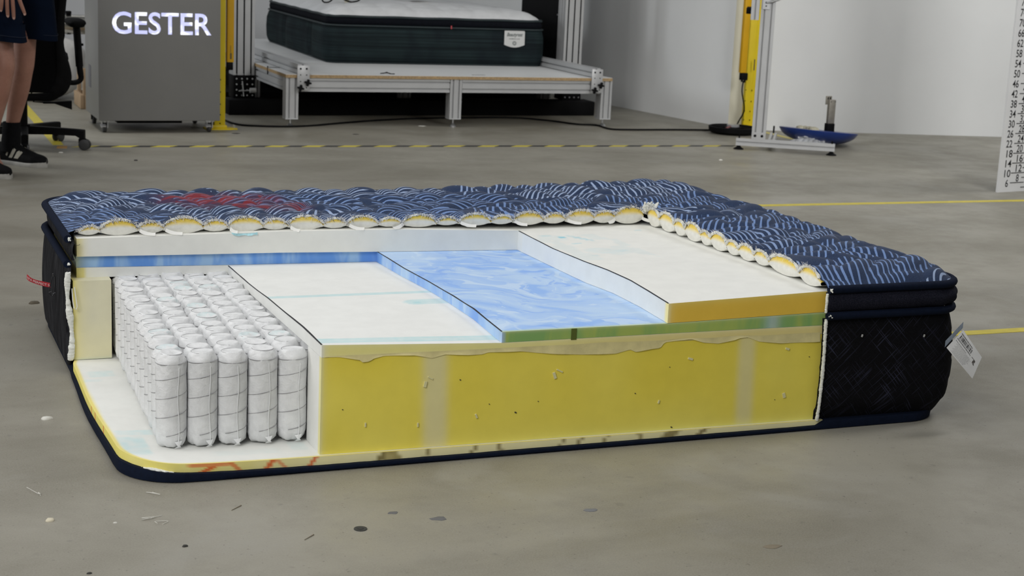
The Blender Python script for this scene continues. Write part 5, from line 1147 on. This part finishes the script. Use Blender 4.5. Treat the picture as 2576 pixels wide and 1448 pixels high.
for a_, c_, toe, heel in ((aL, cL, np.array((.322, 4.528)), np.array((.118, 4.745))), (aR, cR, np.array((.128, 4.182)), np.array((-.055, 4.435)))):
    an = np.array((a_[0], a_[1], a_[2])); rings = []
    ft = np.array((heel[0]*.72+toe[0]*.28, heel[1]*.72+toe[1]*.28))
    for t in np.linspace(0, 1, 8):
        z = .195*(1-t)+.06*t; k = (an[2]-z)/(an[2]); cx = an[0]*(1-t)+ft[0]*t+(c_[0]-an[0])*max(0, .02-t*.1); cy = an[1]*(1-t)+ft[1]*t; r_ = .0415+.004*t+.0012*math.sin(9*t*3); rings.append([(cx+r_*math.cos(a), cy+r_*1.08*math.sin(a), z) for a in np.linspace(0, 2*math.pi, 22, endpoint=False)])
    obj('sock', MB().loft(rings), sockm, pe, 60)
    d_ = toe-heel; Ls = np.linalg.norm(d_); d_ /= Ls; n_v = np.array((-d_[1], d_[0]))
    def half(s): return .047*min(1, (max(0, 1-s)/.16)**.5)*min(1, (max(0, s)/.10)**.5)*(.82+.18*smoothstep(np.array(s), .35, .72))
    S_ = np.r_[.0, .008, .03, .07, np.linspace(.12, .9, 16), .95, .985, 1.0]
    def topz(s): return .098 if s < .2 else float(np.interp(s, [.2, .38, .55, .75, .92, 1.0], [.100, .096, .076, .058, .050, .040]))
    def shoe(zf, wid, lo):
        r2 = []
        for s in S_:
            w = max(half(s)*wid, .002); c2 = heel+d_*Ls*s; zh = zf(s); r2.append([(c2[0]+n_v[0]*w*x, c2[1]+n_v[1]*w*x, lo+(zh-lo)*z) for x, z in ((-1, 0), (-1.02, .35), (-.92, .7), (-.55, .95), (0, 1), (.55, .95), (.92, .7), (1.02, .35), (1, 0))])
        return MB().loft(r2, closed=True)
    so = obj('shoe_sole', shoe(lambda s: .030+.010*smoothstep(np.array(s), .7, 1.0), 1.06, .0), sole, pe, 50)
    up_ = obj('sneaker', shoe(topz, 1.0, .018), blks, pe, 60, label='black suede sneaker')
    lt = MB()
    for poly in ([(.36, .034), (.43, .034), (.50, .074), (.46, .080), (.455, .070), (.44, .078)], [(.47, .034), (.56, .034), (.645, .066), (.60, .070), (.595, .064), (.575, .072), (.53, .066)], [(.30, .045), (.33, .04), (.36, .07), (.33, .075)]):
        for sd in (1, -1):
            k = len(lt.v); 
            for s, z in poly: 
                w = half(s)*(1.05-.10*max(0, (z-.04)/.05))+.0012; c2 = heel+d_*Ls*s; lt.v.append((c2[0]+sd*n_v[0]*w*(1-.15*max(0, (z/topz(s)-.65))/.35), c2[1]+sd*n_v[1]*w*(1-.15*max(0, (z/topz(s)-.65))/.35), z))
            lt.f.append(tuple(range(k, k+len(poly))))
    obj('shoe_patch', lt, M('pale_suede', (.36, .34, .28), .7), up_, 0)
    lc = MB()
    for s in (.42, .48, .54, .60): c2 = heel+d_*Ls*s; z = topz(s)+.002; lc.tube([(c2[0]+n_v[0]*.026, c2[1]+n_v[1]*.026, z-.008), (c2[0], c2[1], z), (c2[0]-n_v[0]*.026, c2[1]-n_v[1]*.026, z-.008)], .0028, 6)
    obj('laces', lc, sockm, up_)

# ------------------------------------------------------------------ tape, cable and debris on the floor
ty = M('yellow_floor_tape', (.58, .48, .045), .5, var=.10, scale=25)
def tape(a, b_, w, label, mat=ty, z=.0012):
    a = np.array(a); b_ = np.array(b_); d = (b_-a)/np.linalg.norm(b_-a); n = np.array((-d[1], d[0]))*w/2
    m = MB().loft([[(*(p+n), 0.0), (*(p+n), z), (*(p-n), z), (*(p-n), 0.0)] for p in (a, b_)]); return tag(obj('floor_tape', m, mat, None, 0), label, 'floor tape', 'marking tape on the floor')
tape((.62, 3.145), (7.2, 3.03), .046, 'yellow floor tape passing behind the cut mattress to the measuring board')
tape((2.07, .772), (5.5, .757), .046, 'yellow floor tape leading away from the black mattress corner')
tape((.466, 5.33), (.476, 8.2), .055, 'yellow floor tape running away under the office chair')
tape(fl(1922, 332)[:2], fl(2003, 352)[:2], .045, 'short pale yellow floor tape behind the aluminium stand', M('pale_yellow_tape', (.55, .48, .14), .6))
tape((.468, 5.20), (.482, 5.29), .05, 'short orange piece of floor tape under the office chair', M('orange_tape', (.62, .33, .07), .6), .0014)
hz = thing('hazard_tape', (2.4, 5.25, 0), 'long black and yellow hazard tape on the floor in front of the platform', 'floor tape')
ya = np.array((.52, 5.268)); yb_ = np.array((4.335, 5.13)); d = (yb_-ya)/np.linalg.norm(yb_-ya); n = np.array((-d[1], d[0])); Lz = np.linalg.norm(yb_-ya); k = 0; hb = M('black_tape', (.018, .018, .018), .5); wz = .050; pitch = .1
while k*pitch < Lz-.1:
    s0 = k*pitch; P4 = [ya+d*s0-n*wz/2, ya+d*(s0+pitch)-n*wz/2, ya+d*(s0+pitch+.05)+n*wz/2, ya+d*(s0+.05)+n*wz/2]
    obj('yellow_stripe' if k % 2 == 0 else 'black_stripe', MB().add([(*p, .0012) for p in P4]+[(*p, 0) for p in P4], [(0, 1, 2, 3), (0, 4, 5, 1), (1, 5, 6, 2), (2, 6, 7, 3), (3, 7, 4, 0)]), ty if k % 2 == 0 else hb, hz, 0); k += 1
cab = [fl(u, v, .006) for u, v in ((560, 300), (600, 313), (660, 317), (720, 318), (780, 316), (860, 309), (940, 303), (1040, 298), (1160, 296), (1290, 296), (1380, 303), (1450, 312), (1500, 314.5), (1535, 324), (1590, 326), (1700, 326), (1792, 327))]
tag(obj('power_cable', MB().tube(spl(cab, 5), .0058, 8), blk, None), 'thin black cable snaking over the floor in front of the test platform', 'cable')
def chip_(name, u, v, size, mat, label, cat, z=1.0, flat=False):
    p = fl(u, v); g = np.random.default_rng(int(u)); n_ = 9; h = size*(.12 if flat else .55)*z
    rr_ = [size*(.7+.5*g.random()) for _ in range(n_)]; ring = lambda s, zz: [(p[0]+s*rr_[j]*math.cos(2*math.pi*j/n_)*1.2, p[1]+s*rr_[j]*math.sin(2*math.pi*j/n_)*.8, zz) for j in range(n_)]
    tag(obj(name, MB().loft([ring(1, 0), ring(1.0, h*.4), ring(.72, h)]), mat, None, 60), label, cat)
wf = M('foam_scrap', (.66, .65, .60), .9, var=.08); gr = M('grit', (.035, .034, .030), .8); br_ = M('brown_grit', (.10, .085, .06), .8); gy = M('grey_flake', (.13, .13, .13), .8); ww = M('wood_sliver', (.20, .17, .12), .8)
for a in (('foam_crumb', 117, 1054, .011, wf, 'white foam crumb on the floor left of the mattress corner', 'crumb'),
          ('foam_crumb', 127, 1309, .0085, M('cream_scrap', (.62, .57, .44), .9), 'cream foam crumb near the lower left corner of the view', 'crumb'),
          ('foam_crumb', 290, 1315, .0035, wf, 'tiny white crumb right of the cream foam crumb', 'crumb'),
          ('foam_crumb', 1813, 403, .010, wf, 'white crumb on the floor in front of the aluminium stand', 'crumb'),
          ('foam_crumb', 153, 384, .008, wf, 'small white crumb under the office chair', 'crumb'),
          ('grit_lump', 86, 763, .013, br_, 'brown grit lump on the floor left of the red ribbon', 'grit'),
          ('grit_lump', 466, 1374, .0055, gr, 'black grit lump alone on the front floor', 'grit'),
          ('grit_lump', 225, 1442, .004, gr, 'black grit speck at the bottom edge of the view', 'grit'),
          ('grit_lump', 341, 404, .009, gr, 'dark grit speck on the floor below the cabinet', 'grit')): chip_(*a)
for a in (('paint_flake', 1103, 1304, .014, gy, 'flat grey flake right of the dark floor anchor', 'flake'), ('paint_flake', 1488, 1283, .013, M('pale_flake', (.16, .165, .17), .8), 'flat bluish grey flake in the front middle', 'flake'),
          ('paint_flake', 990, 1289, .010, gy, 'flat grey flake above the dark floor anchor', 'flake'), ('paint_flake', 895, 338, .018, gr, 'flat black flake in front of the platform', 'flake'),
          ('paint_flake', 593, 336, .022, gr, 'flat black patch by the left yellow post foot', 'flake'), ('paint_flake', 1945, 1375, .015, ww, 'flat brown sliver on the front right floor', 'flake'), ('paint_flake', 1060, 317, .022, wf, 'flat white scrap under the platform edge', 'flake')): chip_(*a, flat=True)
p = fl(907, 1330); fa_ = thing('floor_anchor', tuple(p), 'dark sunken anchor ring in the concrete in front of the mattress', 'anchor')
obj('ring', MB().lathe([(.004, .0), (.013, .0), (.013, .0014), (.0095, .0018), (.004, .0012)], p, 20), M('anchor_dark', (.03, .032, .032), .6, var=.3, scale=200), fa_); obj('hole', MB().lathe([(.001, .0005), (.006, .0005), (.006, .0022), (.001, .0022)], p, 14), gr, fa_)
for (u, v), lb in (((595, 1278), 'thin brown wood splinter in the front middle'), ((778, 1352), 'thin dark wood splinter below the floor anchor')):
    p = fl(u, v); tag(obj('splinter', MB().tube([(p[0]-.012, p[1]-.010, .001), (p[0]+.012, p[1]+.012, .001)], [.0006, .0012], 5), ww, None), lb, 'splinter')
for (u, v), lb in (((93, 1240), 'curled white thread near the left edge of the view'), ((380, 1308), 'curled white thread left of the black grit lump'), ((412, 1317), 'second curled white thread left of the black grit lump'), ((380, 1243), 'small looped white thread below the mattress corner')):
    p = fl(u, v); g = np.random.default_rng(u+v); tag(obj('thread', MB().tube(spl([(p[0]+.012*g.normal(), p[1]+.012*g.normal(), .001+.001*k) for k in range(5)], 4), .0005, 5), wf, None), lb, 'thread')
